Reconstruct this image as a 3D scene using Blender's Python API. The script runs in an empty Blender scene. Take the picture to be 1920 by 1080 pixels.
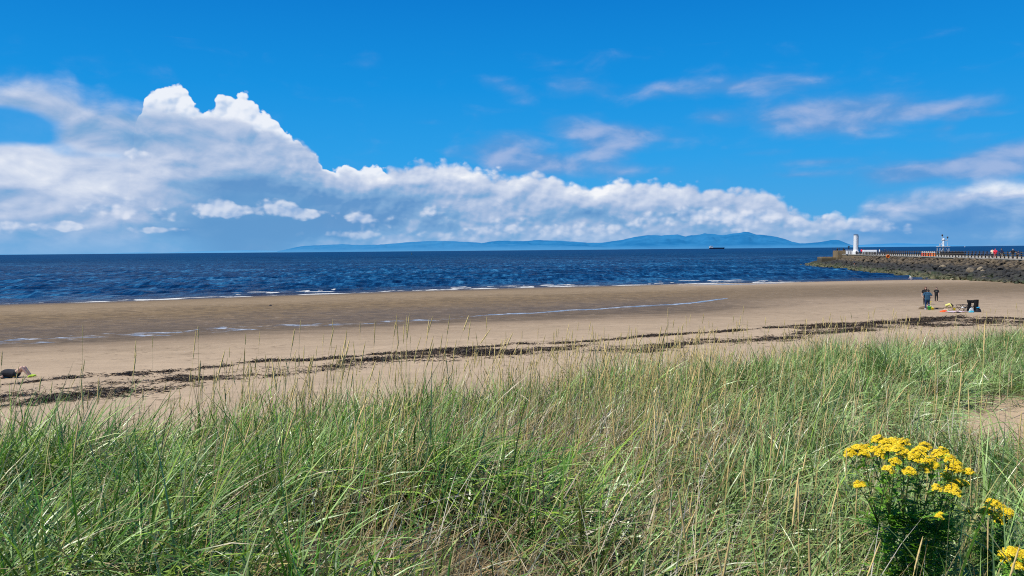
import bpy, bmesh, math, random
import numpy as np
from mathutils import Vector, Matrix, Euler
R = math.radians
rng = np.random.default_rng(7)
random.seed(7)
scene = bpy.context.scene
col = scene.collection

# ------------------------------------------------------------------ camera
F = 1478.0
CAMZ = 6.3
cam_rot = Matrix.Rotation(R(90 - 2.75), 3, 'X') @ Matrix.Rotation(R(-0.507), 3, 'Z')
cam_d = bpy.data.cameras.new('camera')
cam = bpy.data.objects.new('camera', cam_d)
col.objects.link(cam)
cam.location = (0, 0, CAMZ)
cam.rotation_euler = cam_rot.to_euler()
cam_d.sensor_width = 36
cam_d.lens = 36 * F / 1920
cam_d.clip_start = 0.05
cam_d.clip_end = 120000
scene.camera = cam

def ray(px, py):
    return cam_rot @ Vector(((px - 960) / F, -(py - 540) / F, -1.0))

def P(px, py, z):
    d = ray(px, py)
    t = (z - CAMZ) / d.z
    return Vector((d.x * t, d.y * t, z))

def Q(px, py, depth):
    d = ray(px, py)
    t = depth / d.y
    return Vector((d.x * t, depth, CAMZ + d.z * t))

def azel(px, py):
    d = ray(px, py).normalized()
    return math.atan2(d.x, d.y), math.asin(d.z)

# ------------------------------------------------------------------ tagging
def tag(o, label=None, cat=None, group=None, kind=None):
    if label: o['label'] = label
    if cat: o['category'] = cat
    if group: o['group'] = group
    if kind: o['kind'] = kind
    return o

def empty(name, loc=(0, 0, 0), rz=0.0):
    o = bpy.data.objects.new(name, None)
    col.objects.link(o)
    o.location = loc
    o.rotation_euler = (0, 0, rz)
    o.empty_display_size = 0.2
    return o

def link(name, me, mat=None, parent=None):
    o = bpy.data.objects.new(name, me)
    col.objects.link(o)
    if mat is not None:
        me.materials.clear()
        me.materials.append(mat)
    if parent is not None:
        o.parent = parent
    return o

# ------------------------------------------------------------------ mesh helpers
def mesh_np(name, verts, quads, smooth=True, tri=False):
    n = 3 if tri else 4
    verts = np.ascontiguousarray(verts, dtype=np.float32)
    quads = np.ascontiguousarray(quads, dtype=np.int32)
    me = bpy.data.meshes.new(name)
    me.vertices.add(len(verts))
    me.vertices.foreach_set('co', verts.ravel())
    me.loops.add(len(quads) * n)
    me.loops.foreach_set('vertex_index', quads.ravel())
    me.polygons.add(len(quads))
    me.polygons.foreach_set('loop_start', np.arange(0, len(quads) * n, n, dtype=np.int32))
    me.polygons.foreach_set('use_smooth', np.full(len(quads), smooth, dtype=bool))
    me.update(calc_edges=True)
    return me

def add_color(me, name, rgb):
    a = me.color_attributes.new(name, 'FLOAT_COLOR', 'POINT')
    c = np.ones((len(me.vertices), 4), dtype=np.float32)
    c[:, :3] = rgb
    a.data.foreach_set('color', c.ravel())

def add_float(me, name, v):
    a = me.attributes.new(name, 'FLOAT', 'POINT')
    a.data.foreach_set('value', np.ascontiguousarray(v, dtype=np.float32).ravel())

def grid_quads(ny, nx):
    i = np.arange(ny * nx).reshape(ny, nx)
    return np.stack([i[:-1, :-1], i[:-1, 1:], i[1:, 1:], i[1:, :-1]], -1).reshape(-1, 4)

class MB:
    """collects simple shapes into one mesh"""
    def __init__(self):
        self.v = []; self.f = []
    def add(self, v, f):
        b = len(self.v)
        self.v += [tuple(p) for p in v]
        self.f += [tuple(b + i for i in q) for q in f]
        return self
    def box(self, c, s, rz=0.0, bev=0.0):
        x, y, z = s[0] / 2, s[1] / 2, s[2] / 2
        cs, sn = math.cos(rz), math.sin(rz)
        if bev <= 0:
            pts = [(-x, -y, -z), (x, -y, -z), (x, y, -z), (-x, y, -z), (-x, -y, z), (x, -y, z), (x, y, z), (-x, y, z)]
            fs = [(0, 3, 2, 1), (4, 5, 6, 7), (0, 1, 5, 4), (1, 2, 6, 5), (2, 3, 7, 6), (3, 0, 4, 7)]
        else:
            b = bev
            pts = []
            for zz, q in ((-z, b), (-z + b, 0), (z - b, 0), (z, b)):
                X, Y = x - q, y - q
                for sx, sy in ((-1, -1), (1, -1), (1, 1), (-1, 1)):
                    if sx * sy > 0:
                        pts += [(sx * X, sy * (Y - b), zz), (sx * (X - b), sy * Y, zz)]
                    else:
                        pts += [(sx * (X - b), sy * Y, zz), (sx * X, sy * (Y - b), zz)]
            fs = [tuple(reversed(range(8))), tuple(range(24, 32))]
            for k in range(3):
                for i in range(8):
                    fs.append((k * 8 + i, k * 8 + (i + 1) % 8, k * 8 + 8 + (i + 1) % 8, k * 8 + 8 + i))
        self.add([(c[0] + p[0] * cs - p[1] * sn, c[1] + p[0] * sn + p[1] * cs, c[2] + p[2]) for p in pts], fs)
        return self
    def tube(self, pts, rad, n=8, cap=True):
        pts = [Vector(p) for p in pts]
        if not hasattr(rad, '__len__'): rad = [rad] * len(pts)
        vs = []; up = None
        for i, p in enumerate(pts):
            t = (pts[min(i + 1, len(pts) - 1)] - pts[max(i - 1, 0)])
            if t.length < 1e-9: t = Vector((0, 0, 1))
            t.normalize()
            if up is None:
                up = t.orthogonal().normalized()
            a = (up - t * up.dot(t))
            if a.length < 1e-6: a = t.orthogonal()
            a.normalize(); up = a
            b = t.cross(a)
            for k in range(n):
                w = 2 * math.pi * k / n
                vs.append(p + (a * math.cos(w) + b * math.sin(w)) * rad[i])
        fs = []
        for i in range(len(pts) - 1):
            for k in range(n):
                fs.append((i * n + k, i * n + (k + 1) % n, (i + 1) * n + (k + 1) % n, (i + 1) * n + k))
        if cap:
            fs.append(tuple(reversed(range(n))))
            fs.append(tuple(range((len(pts) - 1) * n, len(pts) * n)))
        self.add(vs, fs)
        return self
    def lathe(self, c, prof, n=16, cap=True):
        """prof = [(r, z), ...] about the vertical through c"""
        vs = []
        for r, z in prof:
            for k in range(n):
                w = 2 * math.pi * k / n
                vs.append((c[0] + r * math.cos(w), c[1] + r * math.sin(w), c[2] + z))
        fs = []
        for i in range(len(prof) - 1):
            for k in range(n):
                fs.append((i * n + k, i * n + (k + 1) % n, (i + 1) * n + (k + 1) % n, (i + 1) * n + k))
        if cap:
            fs.append(tuple(reversed(range(n))))
            fs.append(tuple(range((len(prof) - 1) * n, len(prof) * n)))
        self.add(vs, fs)
        return self
    def build(self, name, mat, parent=None, smooth=False):
        me = bpy.data.meshes.new(name)
        me.from_pydata(self.v, [], self.f)
        me.update()
        if smooth:
            me.polygons.foreach_set('use_smooth', [True] * len(me.polygons))
        return link(name, me, mat, parent)

# ------------------------------------------------------------------ numpy noise
_perm = np.random.default_rng(11).random((256, 256)).astype(np.float64)
def vnoise(x, y):
    xi = np.floor(x).astype(np.int64); yi = np.floor(y).astype(np.int64)
    fx = x - xi; fy = y - yi
    fx = fx * fx * fx * (fx * (fx * 6 - 15) + 10); fy = fy * fy * fy * (fy * (fy * 6 - 15) + 10)
    a = _perm[xi & 255, yi & 255]; b = _perm[(xi + 1) & 255, yi & 255]
    c = _perm[xi & 255, (yi + 1) & 255]; d = _perm[(xi + 1) & 255, (yi + 1) & 255]
    return (a * (1 - fx) + b * fx) * (1 - fy) + (c * (1 - fx) + d * fx) * fy
def fbm(x, y, oct=4, gain=0.5):
    s = 0; a = 1.0; t = 0
    for k in range(oct):
        s = s + a * vnoise(x + 17.3 * k, y + 9.1 * k); t += a
        x = x * 2.03; y = y * 2.03; a *= gain
    return s / t          # 0..1
def sstep(a, b, x):
    t = np.clip((x - a) / (b - a), 0, 1)
    return t * t * (3 - 2 * t)

# ------------------------------------------------------------------ node DSL
class NG:
    def __init__(self, tree):
        self.t = tree
    def node(self, typ, **kw):
        n = self.t.nodes.new(typ)
        for k, v in kw.items(): setattr(n, k, v)
        return n
    def put(self, sock, v):
        if isinstance(v, S): self.t.links.new(v.s, sock)
        elif v is not None:
            if hasattr(sock, 'default_value') and hasattr(sock.default_value, '__len__') and not hasattr(v, '__len__'):
                v = (v,) * len(sock.default_value)
            if hasattr(v, '__len__') and len(v) == 3 and len(sock.default_value) == 4: v = tuple(v) + (1,)
            sock.default_value = v
    def m(self, op, *a, clamp=False):
        n = self.node('ShaderNodeMath', operation=op, use_clamp=clamp)
        for i, v in enumerate(a): self.put(n.inputs[i], v)
        return S(self, n.outputs[0])
    def vec(self, x, y, z):
        n = self.node('ShaderNodeCombineXYZ')
        for i, v in enumerate((x, y, z)): self.put(n.inputs[i], v)
        return S(self, n.outputs[0])
    def sep(self, v):
        n = self.node('ShaderNodeSeparateXYZ'); self.put(n.inputs[0], v)
        return [S(self, o) for o in n.outputs]
    def noise(self, v, scale, detail=4, rough=0.5, dist=0.0, color=False, lac=2.0):
        n = self.node('ShaderNodeTexNoise')
        n.noise_dimensions = '3D'
        self.put(n.inputs['Vector'], v)
        n.inputs['Scale'].default_value = scale; n.inputs['Detail'].default_value = detail
        n.inputs['Roughness'].default_value = rough; n.inputs['Distortion'].default_value = dist
        n.inputs['Lacunarity'].default_value = lac
        return S(self, n.outputs['Color' if color else 'Fac'])
    def voro(self, v, scale, feature='F1', rand=1.0, out='Distance'):
        n = self.node('ShaderNodeTexVoronoi', feature=feature)
        self.put(n.inputs['Vector'], v); n.inputs['Scale'].default_value = scale
        n.inputs['Randomness'].default_value = rand
        return S(self, n.outputs[out])
    def mapr(self, v, a, b, c=0.0, d=1.0, smooth=True):
        n = self.node('ShaderNodeMapRange', interpolation_type='SMOOTHSTEP' if smooth else 'LINEAR')
        n.clamp = True
        self.put(n.inputs['Value'], v)
        for k, x in zip(('From Min', 'From Max', 'To Min', 'To Max'), (a, b, c, d)): self.put(n.inputs[k], x)
        return S(self, n.outputs['Result'])
    def mix(self, f, a, b, blend='MIX'):
        n = self.node('ShaderNodeMix', data_type='RGBA', blend_type=blend)
        self.put(n.inputs[0], f); self.put(n.inputs[6], a); self.put(n.inputs[7], b)
        return S(self, n.outputs[2])
    def ramp(self, f, stops):
        n = self.node('ShaderNodeValToRGB')
        cr = n.color_ramp
        while len(cr.elements) < len(stops): cr.elements.new(0.5)
        for e, (p, c) in zip(cr.elements, stops):
            e.position = p; e.color = tuple(c) + (1,)
        self.put(n.inputs[0], f)
        return S(self, n.outputs[0])
    def curve(self, f, pts):
        """float curve through pts in 0..1"""
        n = self.node('ShaderNodeFloatCurve')
        c = n.mapping.curves[0]
        pts = sorted(pts)
        while len(c.points) < len(pts): c.points.new(0.5, 0.5)
        for p, (x, y) in zip(c.points, pts):
            p.location = (x, y); p.handle_type = 'AUTO_CLAMPED'
        n.mapping.update()
        self.put(n.inputs['Value'], f)
        return S(self, n.outputs[0])
    def attr(self, name, out='Fac'):
        n = self.node('ShaderNodeAttribute'); n.attribute_name = name
        return S(self, n.outputs[out])
    def bump(self, h, strength=0.5, dist=0.1):
        n = self.node('ShaderNodeBump')
        self.put(n.inputs['Height'], h); self.put(n.inputs['Strength'], strength); n.inputs['Distance'].default_value = dist
        return S(self, n.outputs[0])
    def pos(self):
        return S(self, self.node('ShaderNodeNewGeometry').outputs['Position'])
    def obj(self):
        return S(self, self.node('ShaderNodeTexCoord').outputs['Object'])

class S:
    def __init__(self, g, s): self.g = g; self.s = s
    def __add__(self, o): return self.g.m('ADD', self, o)
    __radd__ = __add__
    def __sub__(self, o): return self.g.m('SUBTRACT', self, o)
    def __rsub__(self, o): return self.g.m('SUBTRACT', o, self)
    def __mul__(self, o): return self.g.m('MULTIPLY', self, o)
    __rmul__ = __mul__
    def __truediv__(self, o): return self.g.m('DIVIDE', self, o)
    def max(self, o): return self.g.m('MAXIMUM', self, o)
    def min(self, o): return self.g.m('MINIMUM', self, o)

def srgb(r, g, b):
    f = lambda c: (c / 255 / 12.92) if c / 255 <= 0.04045 else ((c / 255 + 0.055) / 1.055) ** 2.4
    return (f(r), f(g), f(b))

def material(name):
    m = bpy.data.materials.new(name); m.use_nodes = True
    g = NG(m.node_tree)
    b = m.node_tree.nodes['Principled BSDF']
    return m, g, b

def simple(name, rgb, rough=0.6, var=0.15, scale=8.0, metal=0.0, spec=0.4, bump=0.0):
    """a plain surface with some procedural variation"""
    m, g, b = material(name)
    n = g.noise(g.obj(), scale, 4, 0.6)
    lo = tuple(c * (1 - var) for c in rgb); hi = tuple(min(1, c * (1 + var)) for c in rgb)
    g.put(b.inputs['Base Color'], g.mix(g.mapr(n, 0.3, 0.7), lo, hi))
    b.inputs['Roughness'].default_value = rough
    b.inputs['Metallic'].default_value = metal
    b.inputs['Specular IOR Level'].default_value = spec
    if bump: g.put(b.inputs['Normal'], g.bump(n, bump, 0.02))
    return m
# ------------------------------------------------------------------ sun and sky
SUN = Vector((-0.52, -0.20, 0.83)).normalized()
sun_el = math.asin(SUN.z)
sun_az = math.atan2(SUN.x, SUN.y)           # clockwise from +Y
sd = bpy.data.lights.new('sun', 'SUN'); sd.energy = 5.0; sd.angle = R(0.53); sd.color = (1.0, 0.95, 0.84)
so = bpy.data.objects.new('sun', sd); col.objects.link(so)
so.rotation_euler = SUN.to_track_quat('Z', 'Y').to_euler()
so.location = (0, 0, 60)

world = bpy.data.worlds.new('World'); scene.world = world; world.use_nodes = True
wt = world.node_tree
g = NG(wt)
bg = wt.nodes['Background']; bg.inputs['Strength'].default_value = 0.1
tc = S(g, g.node('ShaderNodeTexCoord').outputs['Generated'])
dx, dy, dz = g.sep(tc)
az = g.m('ARCTAN2', dx, dy)
el = g.m('ARCSINE', dz)

sky = g.node('ShaderNodeTexSky', sky_type='NISHITA')
sky.sun_disc = False
sky.sun_elevation = sun_el
sky.sun_rotation = sun_az
sky.air_density = 1.0; sky.dust_density = 0.4; sky.ozone_density = 3.0
nish = S(g, sky.outputs[0])

# clear-sky colour by elevation (display units), blended with the physical sky
H0 = azel(960, 469)[1]
e01 = g.mapr(el, 0.0, R(90), smooth=False)
def ee(deg): return deg / 90
clear = g.ramp(e01, [(0.0, srgb(92, 168, 222)), (ee(2.5), srgb(68, 165, 228)), (ee(6.5), srgb(38, 159, 232)), (ee(11.5), srgb(10, 145, 225)),
                     (ee(17.5), srgb(0, 124, 210)), (ee(35), srgb(2, 88, 176)), (1.0, srgb(2, 60, 140))])
sk = g.mix(0.03, clear, g.mix(1.0, nish, (0.1, 0.1, 0.1), 'MULTIPLY'))

A0, A1 = -R(42), R(42)
E0, E1 = -R(2), R(26)
azn = g.mapr(az, A0, A1, smooth=False)
def top_curve(pxpts):
    pts = []
    for px, py in pxpts:
        a, e = azel(px, py)
        pts.append(((a - A0) / (A1 - A0), (e - E0) / (E1 - E0)))
    return g.curve(azn, pts) * (E1 - E0) + E0
PXR = 1 / F
def cvec(sa, se, seed):
    return g.vec(az * sa, el * se, seed)
dirv = g.vec(az, el, 0.0)
class Blob:
    def __init__(self, *a): self.a = a; self.w = 1.0
    def __mul__(self, w): self.w = w; return self
def blob(px, py, rx, ry, rot=0.0):
    return Blob(px, py, rx, ry, rot)
def total(l):
    """sum of soft elliptical weights, each about one direction in the sky"""
    acc = None
    for bl in l:
        px, py, rx, ry, rot = bl.a
        a, e = azel(px, py)
        n = g.node('ShaderNodeTexGradient', gradient_type='SPHERICAL')
        tm = n.texture_mapping
        tm.vector_type = 'TEXTURE'
        tm.translation = (a, e, 0); tm.rotation = (0, 0, rot); tm.scale = (rx * PXR * 1.55, ry * PXR * 1.55, 1)
        g.put(n.inputs[0], dirv)
        f = S(g, n.outputs['Fac'])
        acc = f * (1.25 * bl.w) if acc is None else g.m('MULTIPLY_ADD', f, 1.25 * bl.w, acc)
    return acc

# shared noises
nBig = g.noise(cvec(6, 15, 1.3), 1.0, 4, 0.5)            # broad banks
nMid = g.noise(cvec(20, 38, 5.1), 1.0, 5, 0.5, 0.3)      # folds ~60 px
nFine = g.noise(cvec(75, 95, 8.7), 1.0, 3, 0.55, 0.3)
def billow(scale, off=(0, 0)):
    """rounded cauliflower lobes: 1 at the middle of a lobe"""
    wv = g.vec((az + off[0]) * scale + (nFine - 0.5) * 0.5, (el + off[1]) * scale * 1.15 + (nMid - 0.5) * 1.2, 3.0)
    n = g.node('ShaderNodeTexVoronoi', feature='SMOOTH_F1')
    n.voronoi_dimensions = '2D'
    g.put(n.inputs['Vector'], wv); n.inputs['Scale'].default_value = 1.0; n.inputs['Smoothness'].default_value = 0.25
    return 1.0 - S(g, n.outputs['Distance'])
L = 0.006
b1, b1L = billow(42), billow(42, (-L * 0.7, L))
b2, b2L = billow(105), billow(105, (-L * 0.35, L * 0.5))
lobes = (b1 - b1L) * 1.0 + (b2 - b2L) * 0.5
bump_e = (b1 - 0.6) * 0.011 + (b2 - 0.6) * 0.0055 + (nFine - 0.5) * 0.004          # edge displacement, radians
nMidL = g.noise(g.vec((az - L) * 20, (el + L * 1.3) * 38, 5.1), 1.0, 5, 0.5, 0.3)
relief = (nMid - nMidL) * 2.6

c_sky = sk
def over(base, mask, colr): return g.mix(mask, base, colr)

# thin high wisps
nW = g.noise(cvec(14, 36, 12.0), 1.0, 5, 0.52, 0.5)
wis = total([blob(950, 165, 50, 18, -0.35) * 0.75, blob(1085, 160, 55, 22) * 0.8, blob(1330, 165, 150, 16, 0.0) * 0.8, blob(1480, 160, 90, 14) * 0.5,
             blob(1345, 222, 45, 16) * 0.85, blob(1560, 222, 95, 30) * 1.1, blob(1600, 205, 160, 34) * 0.7, blob(1765, 204, 80, 11, 0.05) * 0.9,
             blob(1830, 216, 40, 6) * 0.7, blob(1780, 238, 22, 12, 0.6) * 0.6, blob(805, 230, 40, 8) * 0.5,
             blob(1110, 245, 75, 26, -0.2) * 1.15, blob(1190, 246, 45, 18) * 0.9, blob(1140, 275, 45, 25) * 0.9, blob(950, 268, 55, 20) * 1.1, blob(960, 300, 95, 18, -0.1) * 1.15,
             blob(1040, 310, 110, 22) * 0.9, blob(1180, 322, 70, 12) * 0.7, blob(1240, 262, 80, 16) * 0.55, blob(1420, 287, 40, 6) * 0.6,
             blob(1550, 303, 60, 7) * 0.8, blob(1500, 328, 60, 6) * 0.6,
             blob(1700, 320, 90, 14) * 0.9, blob(1020, 285, 150, 40) * 0.45, blob(1500, 235, 160, 40) * 0.35, blob(1350, 160, 220, 26) * 0.4, blob(1780, 300, 200, 40) * 0.4, blob(1800, 318, 120, 16, 0.08) * 0.9, blob(1900, 285, 60, 14, 0.15) * 1.0, blob(1890, 315, 70, 16) * 0.9])
wm = g.mapr(wis * 0.95 + (nW - 0.5) * 1.7 + (nMid - 0.5) * 1.0, 0.05, 1.75)
wcol = g.mix(g.mapr(wis * 0.22 + (nW - 0.5) * 1.2 + relief * 0.6, 0.0, 0.85), srgb(98, 152, 212), srgb(170, 186, 222))
c_sky = over(c_sky, wm * 0.8, wcol)

# bright cumulus heads behind the bank
t1 = top_curve([(0, 520), (200, 480), (250, 250), (275, 185), (300, 158), (330, 160), (352, 172), (365, 200), (385, 208), (405, 190), (428, 172), (455, 176), (480, 192), (500, 212),
                (530, 236), (545, 252), (590, 292), (625, 312), (665, 316), (700, 307), (720, 318), (745, 345), (900, 420), (1920, 520)])
h1 = t1 - el + bump_e * 1.25 + (nFine - 0.5) * 0.006
m1 = g.mapr(h1, -0.0006, 0.0026)
wh = g.mapr(lobes * 1.1 + (nFine - 0.5) * 0.3 - h1 * 5 + 0.25, -0.75, 0.35)
col1 = g.mix(wh, srgb(170, 196, 230), srgb(236, 241, 250))
c_sky = over(c_sky, m1, col1)

# the long bank (left mass, middle bank)
t2 = top_curve([(-260, 150), (-100, 150), (0, 152), (40, 146), (80, 144), (135, 156), (165, 186), (230, 190), (270, 200), (320, 208), (380, 214), (440, 226), (500, 246), (555, 262), (590, 288),
                (612, 316), (660, 326), (700, 330), (740, 312), (800, 308), (850, 308), (910, 322), (960, 326), (1010, 328), (1060, 340), (1100, 346), (1150, 340), (1210, 342),
                (1290, 350), (1340, 354), (1400, 356), (1440, 360), (1466, 374), (1490, 396), (1510, 402), (1540, 412), (1560, 408), (1600, 420), (1640, 440), (1920, 470), (2100, 470)])
eb = g.mapr(az, azel(420, 300)[0], azel(620, 300)[0])
h2 = t2 - el + (nMid - 0.5) * (0.034 - eb * 0.022) + bump_e * (eb * 0.95 + 0.1) + (nFine - 0.5) * 0.006
soft = g.mapr(az, azel(190, 300)[0], azel(400, 300)[0], 0.024, 0.007)
m2 = g.mapr(h2, soft * -0.5, soft)
# blue gap on the far left between the upper arm and the main mass
gap = total([blob(8, 232, 62, 24) * 1.1, blob(-80, 232, 110, 28) * 1.2, blob(70, 258, 60, 12, -0.35) * 0.5, blob(205, 292, 90, 9) * 0.3])
m2 = m2 * (1.0 - g.mapr(gap + (nMid - 0.5) * 0.9 + (nFine - 0.5) * 0.3, 0.12, 1.1) * 0.92)
shade = (nBig - 0.5) * 1.7 + (nMid - 0.5) * 0.55 + relief * 0.55 + lobes * (eb * 0.42 + 0.06) + g.mapr(h2, 0.0, 0.03, 0.16, 0.0)
lum = total([blob(250, 320, 330, 60) * 0.16, blob(60, 305, 200, 40) * 0.26, blob(60, 330, 100, 20) * 0.06, blob(820, 330, 150, 30) * 0.25, blob(1250, 370, 220, 30) * 0.28, blob(1050, 345, 150, 20) * 0.25,
             blob(700, 345, 60, 12) * 0.15, blob(900, 420, 180, 40) * 0.14])
drk = total([blob(480, 352, 150, 22) * 0.5, blob(560, 370, 200, 26) * 0.5, blob(600, 415, 240, 30) * 0.65, blob(480, 440, 160, 30) * 0.5, blob(300, 335, 150, 12) * 0.18, blob(720, 370, 90, 16) * 0.25,
             blob(120, 262, 160, 12) * 0.25, blob(400, 250, 190, 34) * 0.16, blob(530, 310, 110, 24) * 0.10, blob(780, 345, 80, 8) * 0.2, blob(1120, 400, 160, 18) * 0.3])
sv = shade + lum * 1.3 - drk * 1.25 + 0.41
col2 = g.ramp(g.mapr(sv, -0.5, 1.5, smooth=False), [(0.0, srgb(94, 148, 202)), (0.26, srgb(126, 170, 214)), (0.44, srgb(164, 187, 221)), (0.62, srgb(194, 207, 231)), (0.82, srgb(220, 227, 241)), (1.0, srgb(248, 249, 252))])
c_sky = over(c_sky, m2 * 0.97, col2)

# right-hand bank
t3 = top_curve([(-200, 600), (1400, 560), (1560, 470), (1580, 436), (1610, 400), (1640, 378), (1690, 360), (1740, 350), (1790, 346), (1850, 342), (1900, 346), (1960, 344), (2100, 340)])
h3 = t3 - el + (nMid - 0.5) * 0.026 + (nBig - 0.5) * 0.02 + bump_e * 0.3 + (nFine - 0.5) * 0.004
m3 = g.mapr(h3, -0.012, 0.018)
sv3 = (nBig - 0.5) * 1.8 + (nMid - 0.5) * 0.9 + relief * 0.6 + lobes * 0.1 + total([blob(1640, 418, 80, 22) * 0.5, blob(1870, 352, 110, 10) * 0.4, blob(1800, 372, 190, 26) * 0.22, blob(1690, 395, 90, 20) * 0.2]) - total([blob(1800, 420, 170, 30) * 0.7]) + 0.48
col3 = g.ramp(g.mapr(sv3, -0.5, 1.5, smooth=False), [(0.0, srgb(74, 142, 208)), (0.35, srgb(104, 156, 212)), (0.55, srgb(140, 176, 220)), (0.75, srgb(184, 200, 230)), (1.0, srgb(240, 244, 250))])
c_sky = over(c_sky, m3 * 0.94, col3)

# haze below the clouds, down to the horizon
hz = g.mapr(el, R(0.0), R(2.6), 1.0, 0.0)
hzl = g.mapr(az, azel(300, 400)[0], azel(800, 400)[0], 1.0, 0.55)
c_sky = over(c_sky, hz * hzl * 0.8, srgb(106, 170, 222))
# rain shaft under the dark base
rain = total([blob(465, 445, 95, 75, 0.25) * 1.0, blob(520, 400, 170, 34) * 0.6])
c_sky = over(c_sky, g.mapr(rain + (nBig - 0.5) * 0.5, 0.15, 1.0) * 0.8, srgb(98, 154, 206))
# small sunlit puffs in front of the shadow and along the horizon
nP = g.noise(cvec(40, 60, 21.0), 1.0, 4, 0.5, 0.4)
pf = total([blob(405, 391, 42, 17) * 1.2, blob(440, 398, 30, 10) * 0.9, blob(530, 392, 48, 16, -0.1) * 1.2, blob(570, 402, 30, 9) * 0.8, blob(205, 385, 60, 20) * 0.85, blob(300, 405, 40, 12) * 0.75, blob(100, 425, 55, 8) * 0.95, blob(130, 418, 30, 10) * 0.7,
            blob(295, 431, 50, 6) * 1.1, blob(5, 425, 25, 14) * 0.8, blob(680, 410, 55, 14, -0.15) * 0.95, blob(620, 440, 60, 8) * 0.7, blob(700, 440, 50, 14) * 0.75, blob(850, 440, 80, 16) * 0.7, blob(250, 287, 32, 10) * 0.95,
            blob(800, 400, 50, 18) * 0.7, blob(960, 425, 70, 16) * 0.8, blob(1100, 430, 80, 14) * 0.8, blob(1230, 412, 60, 18) * 0.85, blob(1320, 400, 60, 18) * 0.85, blob(1400, 420, 50, 20) * 0.9, blob(1440, 400, 30, 14) * 0.8, blob(1500, 415, 24, 18) * 1.0,
            blob(1562, 410, 15, 12) * 1.1, blob(1590, 425, 30, 10) * 0.8, blob(1640, 418, 45, 14) * 1.0, blob(1515, 440, 30, 8) * 0.8, blob(1700, 432, 60, 8) * 0.5])
pm = g.mapr(pf + (nP - 0.5) * 1.1 + (b1 - 0.6) * 0.8 + (b2 - 0.6) * 0.4, 0.45, 1.05) * g.mapr(pf, 0.12, 0.4)
pcol = g.mix(g.mapr(lobes * 0.7 + relief * 0.5 + (nP - 0.5) * 0.6 + 0.12, -0.45, 0.6), srgb(150, 181, 222), srgb(226, 232, 245))
fade = g.mapr(el, R(0.4), R(2.2), 0.3, 0.8)
c_sky = over(c_sky, pm * fade, pcol)

# below the horizon: sea colour, so that the far edge of the water has no seam
c_sky = over(c_sky, g.mapr(el, -0.012, -0.003, 1.0, 0.0), srgb(30, 78, 130))
def scaled(c, bgnode):
    mul = g.node('ShaderNodeVectorMath', operation='SCALE'); mul.inputs['Scale'].default_value = 10.0
    g.put(mul.inputs[0], c)
    wt.links.new(mul.outputs[0], bgnode.inputs['Color'])
scaled(c_sky, bg)
bg2 = g.node('ShaderNodeBackground'); bg2.inputs['Strength'].default_value = 0.1
scaled(sk, bg2)                                            # clear sky above and beside the cloud belt
bz = g.m('LESS_THAN', el, azel(960, 95)[1]) * g.m('LESS_THAN', g.m('ABSOLUTE', az), R(41.5)) * g.m('GREATER_THAN', el, -0.02)
mixs = g.node('ShaderNodeMixShader')
g.put(mixs.inputs[0], bz)
wt.links.new(bg2.outputs[0], mixs.inputs[1]); wt.links.new(bg.outputs[0], mixs.inputs[2])
wt.links.new(mixs.outputs[0], wt.nodes['World Output'].inputs['Surface'])
world.cycles.sampling_method = 'MANUAL'
world.cycles.sample_map_resolution = 512

scene.view_settings.view_transform = 'Standard'
scene.view_settings.look = 'None'
scene.view_settings.exposure = 0
scene.view_settings.gamma = 1
scene.render.engine = 'CYCLES'
scene.cycles.pixel_filter_type = 'BLACKMAN_HARRIS'
scene.cycles.filter_width = 1.1
scene.cycles.max_bounces = 5
scene.cycles.diffuse_bounces = 2
scene.cycles.glossy_bounces = 2
scene.cycles.transmission_bounces = 2
scene.cycles.transparent_max_bounces = 4
scene.cycles.caustics_reflective = False
scene.cycles.caustics_refractive = False

scene.cycles.use_denoising = False
# ------------------------------------------------------------------ terrain functions
def ysh(x):
    return np.interp(x, [-400, -150, -64, -30, 0, 32, 75, 110, 400], [-130, 55, 99, 116.5, 131, 141, 149, 154, 190])
_dT = np.linspace(-400, 400, 8001)
def _prof(d, z, w=61):
    p = np.interp(_dT, d, z)
    k = np.hanning(w); k /= k.sum()
    return np.convolve(np.pad(p, w // 2, mode='edge'), k, 'valid')
_pA = _prof([-400, -60, -10, 0, 8, 20, 34, 48, 57, 64, 76, 90, 105, 140, 400], [-8, -2.2, -0.38, 0.0, 0.33, 0.58, 0.52, 0.36, 0.33, 0.5, 0.85, 1.25, 1.6, 2.1, 3.0])
_pB = _prof([-400, -60, -10, 0, 10, 25, 45, 66, 76, 90, 105, 140, 400], [-8, -2.2, -0.38, 0.0, 0.35, 0.68, 0.76, 0.84, 0.95, 1.25, 1.6, 2.1, 3.0])
def shore_d(x, y):
    return (ysh(x) - y) * 0.9 + (fbm(x * 0.045 + 3, y * 0.02, 3) - 0.5) * 3.0
def kright(x):
    return sstep(14, 34, x)
def edge(x):
    return np.interp(x, [-60, -20, -9, -5, -4, -2, 0, 2.4, 4.5, 8.5, 15.6, 30, 60, 120, 300],
                     [2.0, 4.2, 5.6, 6.6, 7.4, 9.5, 10.8, 12.0, 14.6, 18.5, 24, 34, 50, 70, 90]) + (fbm(x * 0.8, x * 0 + 4.4, 3) - 0.5) * 1.4
PIERX = lambda y: 63.9 + 0.178 * y
def path_w(x, y):
    """bare sandy gap in the grass, running away from the camera"""
    ux, uy = 0.52, 0.854
    a = (x - 6.05) * ux + (y - 9.7) * uy
    b = (x - 6.05) * uy - (y - 9.7) * ux
    return np.exp(-((a / 2.5) ** 2 + (b / 0.76) ** 2))
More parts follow.
